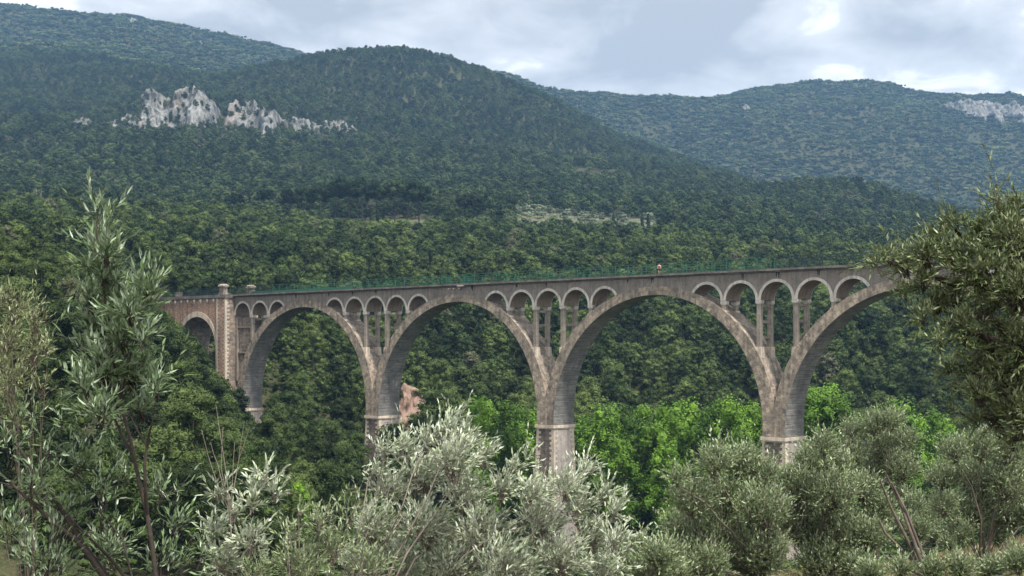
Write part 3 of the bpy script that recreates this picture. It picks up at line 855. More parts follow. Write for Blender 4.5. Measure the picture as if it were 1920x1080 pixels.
pe = [(0, 1), (1, 2), (2, 3), (3, 4), (4, 5), (5, 6), (3, 7), (7, 8), (8, 9), (3, 10), (10, 11), (11, 12), (0, 13), (13, 14), (14, 15), (15, 16),
      (0, 17), (17, 18), (18, 19), (19, 20), (9, 21), (12, 22)]
pr_ = [0.15, 0.12, 0.14, 0.11, 0.055, 0.095, 0.08, 0.06, 0.042, 0.03, 0.06, 0.042, 0.03, 0.095, 0.06, 0.04, 0.035, 0.095, 0.06, 0.04, 0.035, 0.025, 0.025]
skin_body('body', pv, pe, pr_, M['skin'], per)
sv = [(0, 0, 0.98), (0, 0.01, 1.14), (0, 0.02, 1.33), (0, 0.03, 1.42), (0.19, 0.02, 1.41), (0.25, 0, 1.24), (-0.19, 0.02, 1.41), (-0.25, 0.03, 1.24)]
skin_body('shirt', sv, [(0, 1), (1, 2), (2, 3), (3, 4), (4, 5), (3, 6), (6, 7)], [0.165, 0.14, 0.165, 0.125, 0.08, 0.07, 0.08, 0.07], M['shirt'], per)
skin_body('shorts', [(0, 0, 0.97), (0, 0, 0.90), (0.10, 0, 0.84), (0.11, 0.08, 0.58), (-0.10, 0, 0.84), (-0.11, -0.04, 0.58)],
          [(0, 1), (1, 2), (2, 3), (1, 4), (4, 5)], [0.165, 0.16, 0.115, 0.09, 0.115, 0.09], M['blackcloth'], per)
skin_body('hair', [(0, -0.02, 1.60), (0, -0.01, 1.68), (0, 0.0, 1.73)], [(0, 1), (1, 2)], [0.09, 0.10, 0.07], M['hair'], per)
for a in ((0.11, 0.0), (-0.11, -0.22)):
    skin_body('shoe', [(a[0], a[1] - 0.03, 0.055), (a[0], a[1] + 0.08, 0.05), (a[0], a[1] + 0.2, 0.04)], [(0, 1), (1, 2)], [0.055, 0.052, 0.04], M['shoe'], per)
m = MB()
m.box(-0.14, 0.14, 0.14, 0.27, 1.02, 1.38, 0, 0.03, 0.02)
m.box(-0.12, -0.07, 0.10, 0.15, 1.30, 1.46); m.box(0.07, 0.12, 0.10, 0.15, 1.30, 1.46)
bp = m.build('backpack', [M['redpack']])
bv = bp.modifiers.new('bevel', 'BEVEL'); bv.width = 0.02; bv.segments = 2
bp.location = per.location; bp.rotation_euler = per.rotation_euler
tag(bp, 'small red pack worn by the person on the viaduct', 'backpack')

# ------------------------------------------------------------------ trees
def ico(sub):
    import bmesh
    b = bmesh.new(); bmesh.ops.create_icosphere(b, subdivisions=sub, radius=1.0)
    V = np.array([v.co[:] for v in b.verts]); Fc = np.array([[v.index for v in f.verts] for f in b.faces]); b.free()
    return V, Fc
ICO1, ICO2 = ico(1), ico(2)
def clump_mesh(name, centres, sizes, nq, qs, rng, mats, flat=0.75, core=ICO1, up=0.25, coref=0.82, aspect=1.0):
    """foliage: lumpy clumps, each a knobbly core under a coat of small leaf sprays"""
    Vs, Fs3, Fs4, off = [], [], [], 0
    for c, s in zip(centres, sizes):
        cv = core[0] * (1 + (rng.random((len(core[0]), 1)) - 0.5) * 0.6) * s * coref * np.array([1, 1, flat]) + c
        Vs.append(cv); Fs3.append(core[1] + off); off += len(cv)
        d = nrm(rng.normal(size=(nq, 3)) + np.array([0, 0, up]))
        p = c + d * s * (0.72 + 0.45 * rng.random((nq, 1))) * np.array([1, 1, flat])
        nn = nrm(d + rng.normal(size=(nq, 3)) * 0.55)
        a = nrm(np.cross(nn, rng.normal(size=(nq, 3)))); b = np.cross(nn, a)
        q = qs * (0.6 + 0.8 * rng.random((nq, 1)))
        qq = np.stack([p + a * q * aspect, p + b * q * 0.6, p - a * q * aspect, p - b * q * 0.6], 1)
        Vs.append(qq.reshape(-1, 3)); Fs4.append(np.arange(nq * 4).reshape(-1, 4) + off); off += nq * 4
    f3 = np.concatenate(Fs3); f4 = np.concatenate(Fs4)
    sm = np.concatenate([np.zeros(len(f3), bool), np.zeros(len(f4), bool)])
    return np.concatenate(Vs), f3, f4, sm
def trunk_mb(h, r, rng, limbs, spread=2.0, lean=0.3):
    m = MB(); n = 7; pts = []; x = y = 0.0
    for i in range(n):
        z = h * i / (n - 1); pts.append((x, y, z - (0.8 if i == 0 else 0)))
        x += rng.normal() * lean * 0.5; y += rng.normal() * lean * 0.5
    m.tube(pts, [r * (1 - 0.75 * i / (n - 1)) for i in range(n)], 6)
    for k in range(limbs):
        i = 2 + int(rng.random() * (n - 3)); a = rng.random() * 6.28; b = np.array(pts[i])
        e = b + np.array([math.cos(a) * spread, math.sin(a) * spread, h * 0.16 + rng.random()])
        mid = (b + e) / 2 + np.array([0, 0, 0.3]); m.tube([b, mid, e], [r * 0.35, r * 0.25, r * 0.1], 4)
    return m
def pine_shape(rng, n, h=10.0, rad=2.7, low=0.36):
    cs, sz = [], []
    for i in range(n):
        u = (i + rng.random()) / n; hh = low + (1.0 - low) * u
        prof = math.sqrt(max(0.03, 1 - ((hh - 0.55) / 0.47) ** 2)) * (1.12 - 0.35 * hh)
        a = rng.random() * 6.283; r = rad * prof * rng.random() ** 0.4 * 0.95
        cs.append((math.cos(a) * r, math.sin(a) * r, h * hh - 0.5)); sz.append(rng.uniform(0.6, 1.15) * rad / 2.9 * (30 / n) ** 0.33)
    return np.array(cs), sz
def build_kind(name, n_var, fn):
    out = []
    for i in range(n_var):
        rng = np.random.default_rng(hash(name) % 1000 + i * 7 if False else sum(map(ord, name)) + i * 7)
        out.append(fn(rng))
    return out
def near_pine(rng):
    h = 10.0; rad = rng.uniform(2.5, 3.2)
    cs, sz = pine_shape(rng, 46, h, rad, rng.uniform(0.34, 0.48))
    V, f3, f4, sm = clump_mesh('crown', cs, sz, 170, 0.085, rng, None, 0.85, coref=0.6, aspect=1.9)
    cr = np_mesh('crown', V, [f3, f4], [M['pine']], smooth=sm)
    tr = trunk_mb(8.4, 0.17, rng, 7, 1.6).mesh('trunk', [M['bark']])
    return cr, tr
def poplar_t(rng):
    cs, sz = [], []
    n = 46; h = 20.0
    for i in range(n):
        u = (i + rng.random()) / n; hh = 0.12 + 0.86 * u
        prof = math.sqrt(max(0.03, 1 - ((hh - 0.50) / 0.52) ** 2)); a = rng.random() * 6.283
        r = 3.4 * prof * math.sqrt(rng.random())
        cs.append((math.cos(a) * r, math.sin(a) * r, h * hh)); sz.append(rng.uniform(0.8, 1.5))
    V, f3, f4, sm = clump_mesh('crown', np.array(cs), sz, 130, 0.17, rng, None, 1.3, up=0.4, coref=0.55)
    cr = np_mesh('crown', V, [f3, f4], [M['poplar']], smooth=sm)
    return cr, trunk_mb(17, 0.28, rng, 6, 2.0, 0.2).mesh('trunk', [M['bark']])
def umbrella(rng):
    cs, sz = [], []
    for i in range(34):
        a = rng.random() * 6.283; r = 5.2 * math.sqrt(rng.random()); u = rng.random()
        cs.append((math.cos(a) * r, math.sin(a) * r, 9.0 + 4.8 * u * math.sqrt(max(0.05, 1 - (r / 5.8) ** 2)))); sz.append(rng.uniform(1.0, 1.7))
    V, f3, f4, sm = clump_mesh('crown', np.array(cs), sz, 60, 0.32, rng, None, 0.7)
    cr = np_mesh('crown', V, [f3, f4], [M['stone_pine']], smooth=sm)
    return cr, trunk_mb(10.5, 0.35, rng, 7, 3.2, 0.4).mesh('trunk', [M['bark_dark']])
def cypress(rng):
    n = 22; cs = []; sz = []
    for i in range(n):
        u = (i + 0.5) / n; cs.append((rng.normal() * 0.15, rng.normal() * 0.15, 0.6 + 8.4 * u)); sz.append(0.75 * math.sqrt(max(0.08, 1 - ((u - 0.35) / 0.68) ** 2)))
    V, f3, f4, sm = clump_mesh('crown', np.array(cs), sz, 40, 0.2, rng, None, 1.2)
    cr = np_mesh('crown', V, [f3, f4], [M['stone_pine']], smooth=sm)
    return cr, trunk_mb(3, 0.15, rng, 0).mesh('trunk', [M['bark_dark']])
def grove_t(rng):
    cs = []; sz = []
    for i in range(14):
        a = rng.random() * 6.283; r = 1.5 * math.sqrt(rng.random()); cs.append((math.cos(a) * r, math.sin(a) * r, 1.6 + rng.random() * 1.6)); sz.append(rng.uniform(0.5, 0.9))
    V, f3, f4, sm = clump_mesh('crown', np.array(cs), sz, 50, 0.16, rng, None)
    cr = np_mesh('crown', V, [f3, f4], [M['grove']], smooth=sm)
    return cr, trunk_mb(2.0, 0.16, rng, 3, 0.7).mesh('trunk', [M['bark']])
KP = build_kind('pine', 8, near_pine); KO = build_kind('poplar', 5, poplar_t)
KU = build_kind('umbrella', 4, umbrella); KC = build_kind('cypress', 2, cypress); KG = build_kind('grove', 4, grove_t)

def place(kind, name, x, y, s, rng, label, cat, group, dz=0.0, sxy=1.0, z=None):
    cr, tr = kind[int(rng.integers(len(kind)))]
    o = empty(name, (x, y, float(H(x, y)) + dz if z is None else z), rng.random() * 6.28)
    o.scale = (s * sxy, s * sxy, s)
    tag(o, label, cat, group)
    link_mesh('crown', cr, o); link_mesh('trunk', tr, o)
    return o
def ixof(x, y): return 960 + F * x / y

# candidate pine positions over the whole wooded ground ------------------
def jitter_points(y0, y1, sp, rng, kl=-0.50, kr=0.50, jt=0.95):
    pts = []
    ny = int((y1 - y0) / sp)
    for j in range(ny):
        Y = y0 + (j + 0.5) * sp; w0, w1 = kl * Y, kr * Y; nx = int((w1 - w0) / sp)
        X = w0 + (np.arange(nx) + 0.5 + (0.5 if j % 2 else 0)) * sp + (rng.random(nx) - 0.5) * sp * jt
        pts.append(np.stack([X, Y + (rng.random(nx) - 0.5) * sp * jt * 1.4], -1))
    return np.concatenate(pts)
def bridge_st(P):
    dx, dy = P[:, 0] - BX, P[:, 1] - BY
    return dx * uu[0] + dy * uu[1], dx * vv_[0] + dy * vv_[1]
def horizon_tab(hgt):
    """which ground is screened by nearer ridges (seen from the camera, with a margin)"""
    kx_ = (gx - 960) / F
    Yg = yv[:, None] * np.ones((1, NX)); Xg = kx_[None, :] * Yg
    tn = H(Xg, Yg) / np.maximum(Yg, 1); cm = np.maximum.accumulate(np.where(Yg > 60, tn, -9), 0)
    return cm
HZT = horizon_tab(0)
def hidden(P, hgt):
    Y = P[:, 1]; ix = 960 + F * P[:, 0] / Y
    a = np.clip(((ix - gx[0]) / (gx[1] - gx[0])).round().astype(int), 0, NX - 1); b = np.clip(((ly(Y) - gy[0]) / (gy[1] - gy[0])).round().astype(int), 0, NY - 1)
    t = (H(P[:, 0], Y) + hgt) / Y
    return t < HZT[b, a] - 0.004
rngp = np.random.default_rng(21)
PA = jitter_points(110, 620, 6.0, rngp)
PB = jitter_points(620, 1950, 7.6, rngp)
ix = ixof(PA[:, 0], PA[:, 1]); Y = PA[:, 1]
s_, t_ = bridge_st(PA)
keep = ~((np.abs(t_) < 4.6) & (s_ > -88) & (s_ < 170))
keep &= ~((t_ < 7) & (Y < 130) & (ix > 520))
front = (t_ < 0)
keep &= ~((np.abs(t_) < 8) & (s_ > -84) & (s_ < -45))
# open valley floor in front of the middle piers, right of the pines
keep &= ~(front & (ix > 600 + (Y - 130) * 0.6) )
# keep poplar belt free
belt = (t_ > 0) & (Y < 262) & (ix > 860)
keep &= ~belt
keep &= ~((ix > 745) & (ix < 800) & (t_ > 0) & (Y < 270))
keep &= ~in_terrace(ix, Y)
dens = fbm(PA[:, 0] / 38 + 5, PA[:, 1] / 38 + 1, 3)
keep &= rngp.random(len(PA)) < np.clip(1.25 - np.maximum(0, 0.40 - dens) * 4, 0.6, 1)
keep &= ~hidden(PA, 14)
PA = PA[keep]
hgtA = 0.62 + 0.72 * rngp.random(len(PA)) + 0.25 * (fbm(PA[:, 0] / 30, PA[:, 1] / 30, 2) - 0.5)
ix = ixof(PA[:, 0], PA[:, 1]); Y = PA[:, 1]
hgtA = np.where(np.abs(bridge_st(PA)[1]) < 9, hgtA * 0.7, hgtA)
view = (ix > -60) & (ix < 1990)
score = np.where(view, hgtA / Y, -1)
order = np.argsort(-score)
near_i = order[:300]; rest_i = order[300:]
s_, t_ = bridge_st(PA)
for i in near_i:
    x, y = PA[i]
    top = float(H(x, y)) + 10 * hgtA[i]; iy = HZ - F * top / y; ixx = ix[i]
    kk_ = (ixx - 960) / F; sd = (kk_ * BY - BX) / (math.cos(TH) + kk_ * math.sin(TH)); yd = BY - sd * math.sin(TH); deck = HZ - F * 11.6 / yd
    nth = {-1: 'first', 0: 'second', 1: 'third', 2: 'fourth'}.get(int(math.floor(sd / D)))
    big = 'tall' if hgtA[i] > 1.15 else ('middling' if hgtA[i] > 0.9 else 'low')
    side = 'left' if (sd / D) % 1 < 0.5 else 'right'
    if t_[i] < 0:
        where = 'left of the young tree' if ixx < 150 else 'behind the young tree' if ixx < 300 else 'before the brick arch' if ixx < 415 else 'before the first tall arch' if ixx < 560 else 'left of pier one'
        hi_ = 'upper row' if iy < 560 else 'middle row' if iy < 720 else 'lowest row'
        lab = '%s near-side pine in the %s, %s' % (big, hi_, where); grp = 'pines on the near side of the viaduct'
    elif iy > deck:
        lab = '%s green pine seen through the %s half of the %s tall arch' % (big, side, nth) if nth else '%s green pine behind the brick approach arch' % big
        grp = 'pines seen through the arches'
    else:
        far_ = 'just over the rail' if iy > deck - 45 else 'higher on the slope'
        lab = '%s pine %s, above the %s half of arch %s' % (big, far_, side, {'first': 'one', 'second': 'two', 'third': 'three', 'fourth': 'four'}[nth]) if nth else '%s green pine %s, left of the stone parapet pillars' % (big, far_)
        grp = 'pines seen above the viaduct deck'
    cap = 1.0
    if t_[i] < 0:   # keep the near-side crowns below the line seen in the photograph
        ixx = ix[i]; top = np.interp(ixx, [0, 130, 260, 300, 320, 355, 385, 410, 430, 450, 465, 490, 505, 540, 620, 670, 700, 800], [420, 470, 550, 580, 605, 615, 680, 735, 760, 775, 815, 815, 765, 690, 690, 760, 840, 930])
        g = float(H(x, y)); hmax = (HZ - top) / F * y - g
        if hmax < 4.5: continue
        cap = min(1.0, hmax / (10 * hgtA[i]))
    place(KP, 'pine_tree', x, y, float(hgtA[i] * cap), rngp, lab, 'pine tree', grp, sxy=0.92 + 0.3 * rngp.random())

# far forests by geometry nodes ------------------------------------------
def far_mesh(name, rng, mats, n, rad, h, qs, nq, trunk=True, low=0.3, flat=0.8):
    cs, sz = pine_shape(rng, n, h, rad, low)
    V, f3, f4, sm = clump_mesh(name, cs, [s * 1.1 for s in sz], nq, qs, rng, None, flat, OCT, coref=0.6)
    mi = np.zeros(len(f3) + len(f4), int)
    if trunk:
        o = len(V); tv = np.array([(-.16, -.1, -1), (.16, -.1, -1), (0, .16, -1), (-.1, -.06, h * .7), (.1, -.06, h * .7), (0, .1, h * .7)])
        V = np.concatenate([V, tv]); ft = np.array([[0, 1, 4, 3], [1, 2, 5, 4], [2, 0, 3, 5]]) + o
        f4 = np.concatenate([f4, ft]); mi = np.concatenate([mi, np.ones(3, int)])
    return np_mesh(name, V, [f3, f4], mats, mi)
OCT = (ICO1[0], ICO1[1])
def forest(name, variants, P, z, rot, scl, label, cat):
    coll = bpy.data.collections.new(name + '_source')
    for i, me in enumerate(variants):
        coll.objects.link(bpy.data.objects.new('%s_source_%d' % (name, i), me))
    me = bpy.data.meshes.new(name)
    me.vertices.add(len(P)); me.vertices.foreach_set('co', np.stack([P[:, 0], P[:, 1], z], -1).astype(np.float32).ravel())
    def attr(n, t, d, prop='value'):
        a = me.attributes.new(n, t, 'POINT'); a.data.foreach_set(prop, d.ravel())
    attr('rot', 'FLOAT_VECTOR', np.stack([rot * 0, rot * 0, rot], -1).astype(np.float32), 'vector')
    attr('scl', 'FLOAT_VECTOR', scl.astype(np.float32), 'vector')
    attr('vid', 'INT', RNG.integers(0, len(variants), len(P)).astype(np.int32))
    o = link_mesh(name, me); tag(o, label, cat, kind='stuff')
    ng = bpy.data.node_groups.new(name, 'GeometryNodeTree')
    ng.interface.new_socket('Geometry', in_out='INPUT', socket_type='NodeSocketGeometry')
    ng.interface.new_socket('Geometry', in_out='OUTPUT', socket_type='NodeSocketGeometry')
    nn = ng.nodes; L = ng.links
    gi = nn.new('NodeGroupInput'); go = nn.new('NodeGroupOutput')
    mp = nn.new('GeometryNodeMeshToPoints'); ip = nn.new('GeometryNodeInstanceOnPoints')
    ci = nn.new('GeometryNodeCollectionInfo'); ci.inputs[0].default_value = coll
    ci.inputs['Separate Children'].default_value = True; ci.inputs['Reset Children'].default_value = True
    def na(n, t):
        a = nn.new('GeometryNodeInputNamedAttribute'); a.data_type = t; a.inputs[0].default_value = n; return a.outputs[0]
    L.new(gi.outputs[0], mp.inputs[0]); L.new(mp.outputs[0], ip.inputs['Points']); L.new(ci.outputs[0], ip.inputs['Instance'])
    ip.inputs['Pick Instance'].default_value = True
    L.new(na('vid', 'INT'), ip.inputs['Instance Index']); L.new(na('rot', 'FLOAT_VECTOR'), ip.inputs['Rotation']); L.new(na('scl', 'FLOAT_VECTOR'), ip.inputs['Scale'])
    L.new(ip.outputs[0], go.inputs[0])
    md = o.modifiers.new('scatter', 'NODES'); md.node_group = ng
    return o
mid_v = [far_mesh('pine_mid', np.random.default_rng(100 + i), [M['pine'], M['bark']], 36, 3.0, 9.6, 0.19, 60, low=0.36) for i in range(6)]
far_v = [far_mesh('pine_far', np.random.default_rng(200 + i), [M['pine_far'], M['bark']], 16, 3.3, 9.0, 0.36, 26, low=0.28) for i in range(6)]
def scrub(rng):
    cs = np.array([(rng.normal() * 1.6, rng.normal() * 1.6, 1.2 + rng.random() * 1.6) for _ in range(5)])
    V, f3, f4, sm = clump_mesh('s', cs, rng.uniform(1.2, 2.2, 5), 12, 0.6, rng, None, 0.75)
    return np_mesh('scrub', V, [f3, f4], [M['oak']])
oak_v = [scrub(np.random.default_rng(300 + i)) for i in range(5)]
def scl_of(n, h, rng, spread=0.15):
    w = h * (0.95 + spread * 2 * (rng.random(n) - 0.3)); return np.stack([w, w, h], -1)
P = PA[rest_i]; h = hgtA[rest_i]
forest('pine_forest', mid_v, P, H(P[:, 0], P[:, 1]), rngp.random(len(P)) * 6.28, scl_of(len(P), h, rngp), 'dense pine forest on the slope just beyond the viaduct', 'forest')
ix = ixof(PB[:, 0], PB[:, 1]); Y = PB[:, 1]
keep = ~in_terrace(ix, Y) & ~hidden(PB, 12)
dens = fbm(PB[:, 0] / 60 + 5, PB[:, 1] / 60 + 1, 4)
keep &= rngp.random(len(PB)) < np.clip(1.2 - np.maximum(0, 0.40 - dens) * 5, 0.45, 1)
# rock faces stay bare
YC1 = np.interp(ix, *C1); YC2 = np.interp(ix, *C2)
keep &= ~((ix > 190) & (ix < 405) & (Y > YC1 - 4) & (Y < YC1 + 70) & (rngp.random(len(PB)) < 0.86)) & ~((ix > 415) & (ix < 660) & (Y > YC2 - 6) & (Y < YC2 + 60) & (rngp.random(len(PB)) < 0.85))
P = PB[keep]; h = 0.7 + 0.65 * rngp.random(len(P)); zf = H(P[:, 0], P[:, 1])
ld = np.concatenate(LEDGE[:3]); P = np.concatenate([P, ld[:, :2]]); zf = np.concatenate([zf, ld[:, 2] - 1.5]); h = np.concatenate([h, 0.45 + 0.4 * rngp.random(len(ld))])
forest('pine_forest', far_v, P, zf, rngp.random(len(P)) * 6.28, scl_of(len(P), h, rngp), 'blue green pine forest covering the middle hill', 'forest')
PC = jitter_points(1950, 3150, 7.4, rngp, jt=1.7)
ix = ixof(PC[:, 0], PC[:, 1])
keep = ~hidden(PC, 8); dens = fbm(PC[:, 0] / 70 + 5, PC[:, 1] / 70 + 1, 4)
keep &= rngp.random(len(PC)) < np.clip(1.2 - np.maximum(0, 0.42 - dens) * 4, 0.75, 1)
P = PC[keep]; h = 0.6 + 1.7 * rngp.random(len(P)) ** 2.2
forest('scrub_forest', oak_v, P, H(P[:, 0], P[:, 1]), rngp.random(len(P)) * 6.28, scl_of(len(P), h, rngp, 0.4), 'bushy evergreen scrub covering the far hills', 'scrub')
print('instances', len(PA), len(PB), len(P))

# bushes under and between the trees
PU = jitter_points(105, 430, 4.2, rngp)
s_, t_ = bridge_st(PU); ixu = ixof(PU[:, 0], PU[:, 1])
ku = ~((np.abs(t_) < 3.6) & (s_ > -84) & (s_ < 170) & (np.abs((s_ / D + 0.5) % 1 - 0.5) * D < 5.0))
ku &= ~((np.abs(t_) < 5) & (s_ < -45) & (s_ > -86)) & ~((t_ < 0) & (ixu > 700) & (PU[:, 1] < 140))
ku &= ~((ixu > 752) & (ixu < 790) & (t_ > 0) & (PU[:, 1] < 268) & (rngp.random(len(PU)) < 0.8))
PU = PU[ku]; hu = 0.35 + 0.5 * rngp.random(len(PU))
und = []
for q in range(4):
    rg_ = np.random.default_rng(500 + q); cs_ = np.array([(rg_.normal() * 1.4, rg_.normal() * 1.4, 0.8 + rg_.random() * 1.8) for _ in range(9)])
    a_, b_, c_, _ = clump_mesh('u', cs_, rg_.uniform(0.8, 1.5, 9), 60, 0.17, rg_, None, 0.8, coref=0.6)
    und.append(np_mesh('undergrowth', a_, [b_, c_], [M['pine']]))
forest('undergrowth', und, PU, H(PU[:, 0], PU[:, 1]), rngp.random(len(PU)) * 6.28, scl_of(len(PU), hu, rngp, 0.3), 'low bushes filling the ground between the valley pines', 'bushes')

# ridge-top pines standing against the sky
rr = np.random.default_rng(8)
for i in range(46):
    ixx = 660 + 260 * (i + rr.random()) / 46
    yy = np.arange(1500, 2000, 5.0); y = float(yy[np.argmax(H((ixx - 960) / F * yy, yy) / yy)]) + rr.uniform(-8, 8)
    place(KP, 'pine_tree', (ixx - 960) / F * y, y, rr.uniform(0.8, 1.35), rr, 'small dark pine standing on the crest of the middle hill against the sky', 'pine tree', 'pines on the crest of the middle hill')

# poplars in the valley ----------------------------------------------------
popl = [(892, 752, 238), (918, 762, 246), (948, 757, 240), (975, 765, 250), (1000, 770, 244), (930, 800, 232),
        (1088, 800, 236), (1112, 782, 246), (1140, 768, 238), (1172, 765, 248), (1200, 790, 234), (1228, 762, 240), (1258, 770, 232),
        (1285, 758, 240), (1302, 800, 226), (1330, 770, 236), (1352, 757, 240), (1378, 760, 232), (1404, 762, 240), (1425, 775, 234), (1390, 810, 224),
        (1522, 738, 226), (1548, 726, 232), (1572, 745, 224), (1600, 790, 230), (1655, 772, 226), (1682, 758, 222), (1716, 792, 228), (1745, 775, 232), (1770, 790, 236),
        (1160, 830, 226), (1250, 840, 222), (1345, 850, 220), (905, 830, 228)]
rr = np.random.default_rng(5)
for n, (px, py, Y0) in enumerate(popl):
    x = (px - 960) / F * Y0; g = float(H(x, Y0)); top = (HZ - py) / F * Y0
    s = (top + 0.8 - g) / 20.6
    pos = 'tallest' if py < 759 else ('lower' if py > 785 else 'middling')
    lab = pos + ' bright green poplar between the second and third tall piers' if 1040 < px < 1460 else (pos + ' bright green poplar between the first and second tall piers' if px < 1040 else pos + ' bright green poplar right of the third tall pier')
    grp = 'poplars ' + lab.split('poplar ')[1]
    place(KO, 'poplar_tree', x, Y0, s, rr, lab, 'poplar tree', grp, sxy=0.9 + 0.35 * rr.random())
for px, py, Y0, s, lab in ((470, 838, 165, 0.34, 'small bright green broadleaf bush among pines below the first arch'),
                      (385, 950, 120, 0.28, 'narrow bright green bush low in the left thicket'), (555, 905, 150, 0.3, 'dim green rounded bush among the near pines')):
    x = (px - 960) / F * Y0; z = (HZ - py) / F * Y0 - 20.6 * s
    place(KO, 'broadleaf_bush', x, Y0, s, rr, lab, 'bush', None, z=min(z, float(H(x, Y0))) if False else z, sxy=1.5)

for px, py, Y0, dz in ((822, 722, 256, 0), (738, 790, 225, 0), (803, 775, 250, 0), (772, 812, 240, 0)):
    x = (px - 960) / F * Y0; g = float(H(x, Y0)); sz_ = max(0.45, ((HZ - py) / F * Y0 - g) / 10.2)
    place(KP, 'pine_tree', x, Y0, sz_, rr, 'green pine standing beside the bare reddish earth bank behind the first full pier', 'pine tree', 'pines beside the earth bank')

bb_me = und
for n_, (px, py, Y0, s_b) in enumerate(((748, 742, 266, 0.42), (764, 728, 270, 0.5), (781, 736, 268, 0.45), (792, 762, 263, 0.4), (773, 778, 259, 0.28), (757, 796, 258, 0.35), (785, 800, 258, 0.4))):
    o = link_mesh('bush', und[n_ % 4]); o.location = PX(px, py, Y0); o.location.z -= 0.7; o.scale = (s_b,) * 3; o.rotation_euler = (0, 0, n_ * 1.3)
    tag(o, 'low green bush growing on the bare reddish earth bank', 'bush', 'bushes on the earth bank')

# dark stone pines and cypresses on the terrace edge --------------------------
for px, py, Y0 in [(600, 345, 700), (628, 335, 705), (655, 330, 698), (680, 332, 702), (740, 335, 690), (765, 325, 695), (785, 345, 700), (570, 350, 710), (545, 355, 705), (440, 362, 690), (495, 352, 720), (130, 345, 640), (190, 350, 660), (880, 362, 700), (706, 345, 710)]:
    x = (px - 960) / F * Y0; g = float(H(x, Y0)); s = max(0.55, ((HZ - py) / F * Y0 - g) / 14.2)
    place(KU, 'stone_pine_tree', x, Y0, min(s, 1.9), rr, 'dark broad crowned stone pine in the row above the green slope', 'stone pine tree', 'dark stone pines at the foot of the middle hill', sxy=0.85)
for px, py, Y0 in [(697, 378, 640), (708, 380, 640), (719, 380, 642), (1215, 392, 740), (1204, 400, 742), (1150, 398, 745)]:
    x = (px - 960) / F * Y0; g = float(H(x, Y0)); s = max(0.5, ((HZ - py) / F * Y0 - g) / 9.4)
    place(KC, 'cypress_tree', x, Y0, min(s, 1.3), rr, 'thin dark cypress standing in open ground below the middle hill', 'cypress tree', 'cypresses on the terraces')
# silvery grove trees
cnt = 0
for i in range(400):
    if cnt > 190: break
    px = rr.uniform(965, 1235) if rr.random() < 0.8 else rr.uniform(-10, 100); Y0 = rr.uniform(690, 850) if px > 500 else rr.uniform(620, 760)
    x = (px - 960) / F * Y0
    place(KG, 'olive_tree', x, Y0, rr.uniform(0.9, 1.5), rr, 'small silvery olive in the grove between pine slopes beyond the viaduct' if px > 500 else 'small silvery olive in the clearing at the far left', 'olive tree',
          'olives in the grove beyond the viaduct' if px > 500 else 'olives in the far left clearing')
    cnt += 1
for i in range(26):
    px = rr.uniform(1270, 1620); Y0 = rr.uniform(470, 540); x = (px - 960) / F * Y0
    place(KG, 'olive_tree', x, Y0, rr.uniform(1.0, 1.6), rr, 'silvery olive seen just above the viaduct railing', 'olive tree', 'olives seen above the railing', dz=0.5)
# two dead trunks at the far left
for px, hh in ((70, 34), (77, 32)):
    Y0 = 600; x = (px - 960) / F * Y0
    m = trunk_mb(9.5, 0.28, rr, 3, 1.3); o = m.build('dead_tree', [M['bark_grey']]); o.location = (x, Y0, (HZ - 392) / F * Y0)
    tag(o, 'bare grey dead trunk at the far left, ' + ('the left one of the two' if px == 70 else 'the right one of the two'), 'dead tree', 'bare dead trunks at the far left')

# ------------------------------------------------------------------ foreground leaves
LT = np.array([(0, 0, 0), (0.30, 0.5, 0.05), (0.30, -0.5, 0.05), (0.72, 0.36, 0.04), (0.72, -0.36, 0.04), (1, 0, -0.05)])
LF3 = np.array([[0, 2, 1], [3, 4, 5]]); LF4 = np.array([[1, 2, 4, 3]])
def leaf_frames(P, Dr, rng, rise=0.35):
    Dr = nrm(Dr); up = np.array([0, 0, 1.0]) + rng.normal(size=P.shape) * 0.55
    S = nrm(np.cross(up, Dr)); Nn = np.cross(Dr, S)
    return Dr, S, Nn
def leaves_mesh(name, P, Dr, S, Nn, L, Wd, mt, simple=False):
    n = len(P)
    if simple:
        T = np.array([(0, 0, 0), (0.5, 0.5, 0), (1, 0, -0.05), (0.5, -0.5, 0)])
        V = P[:, None] + T[None, :, :1] * (Dr * L[:, None])[:, None] + T[None, :, 1:2] * (S * Wd[:, None])[:, None] + T[None, :, 2:] * (Nn * L[:, None])[:, None]
        return np_mesh(name, V.reshape(-1, 3), [np.arange(n * 4).reshape(-1, 4)[:, ::-1]], [mt])
    V = P[:, None] + LT[None, :, :1] * (Dr * L[:, None])[:, None] + LT[None, :, 1:2] * (S * Wd[:, None])[:, None] + LT[None, :, 2:] * (Nn * L[:, None])[:, None]
    o = (np.arange(n) * 6)[:, None, None]
    f3 = (LF3[None] + o).reshape(-1, 3); f4 = (LF4[None] + o).reshape(-1, 4)
    return np_mesh(name, V.reshape(-1, 3), [f3, f4], [mt], smooth=np.ones(len(f3) + len(f4), bool))
def prisms(A, B, r0, r1):
    d = nrm(B - A); a = nrm(np.cross(d, np.array([0.3, 0.9, 0.31]))); b = np.cross(d, a)
    n = len(A); V = np.zeros((n, 6, 3))
    for k in range(3):
        t = 2 * math.pi * k / 3; o = a * math.cos(t) + b * math.sin(t)
        V[:, k] = A + o * r0; V[:, 3 + k] = B + o * r1
    o = (np.arange(n) * 6)[:, None, None]
    F4 = (np.array([[0, 1, 4, 3], [1, 2, 5, 4], [2, 0, 3, 5]])[None] + o).reshape(-1, 4)
    return V.reshape(-1, 3), F4
leaf_unit = {}
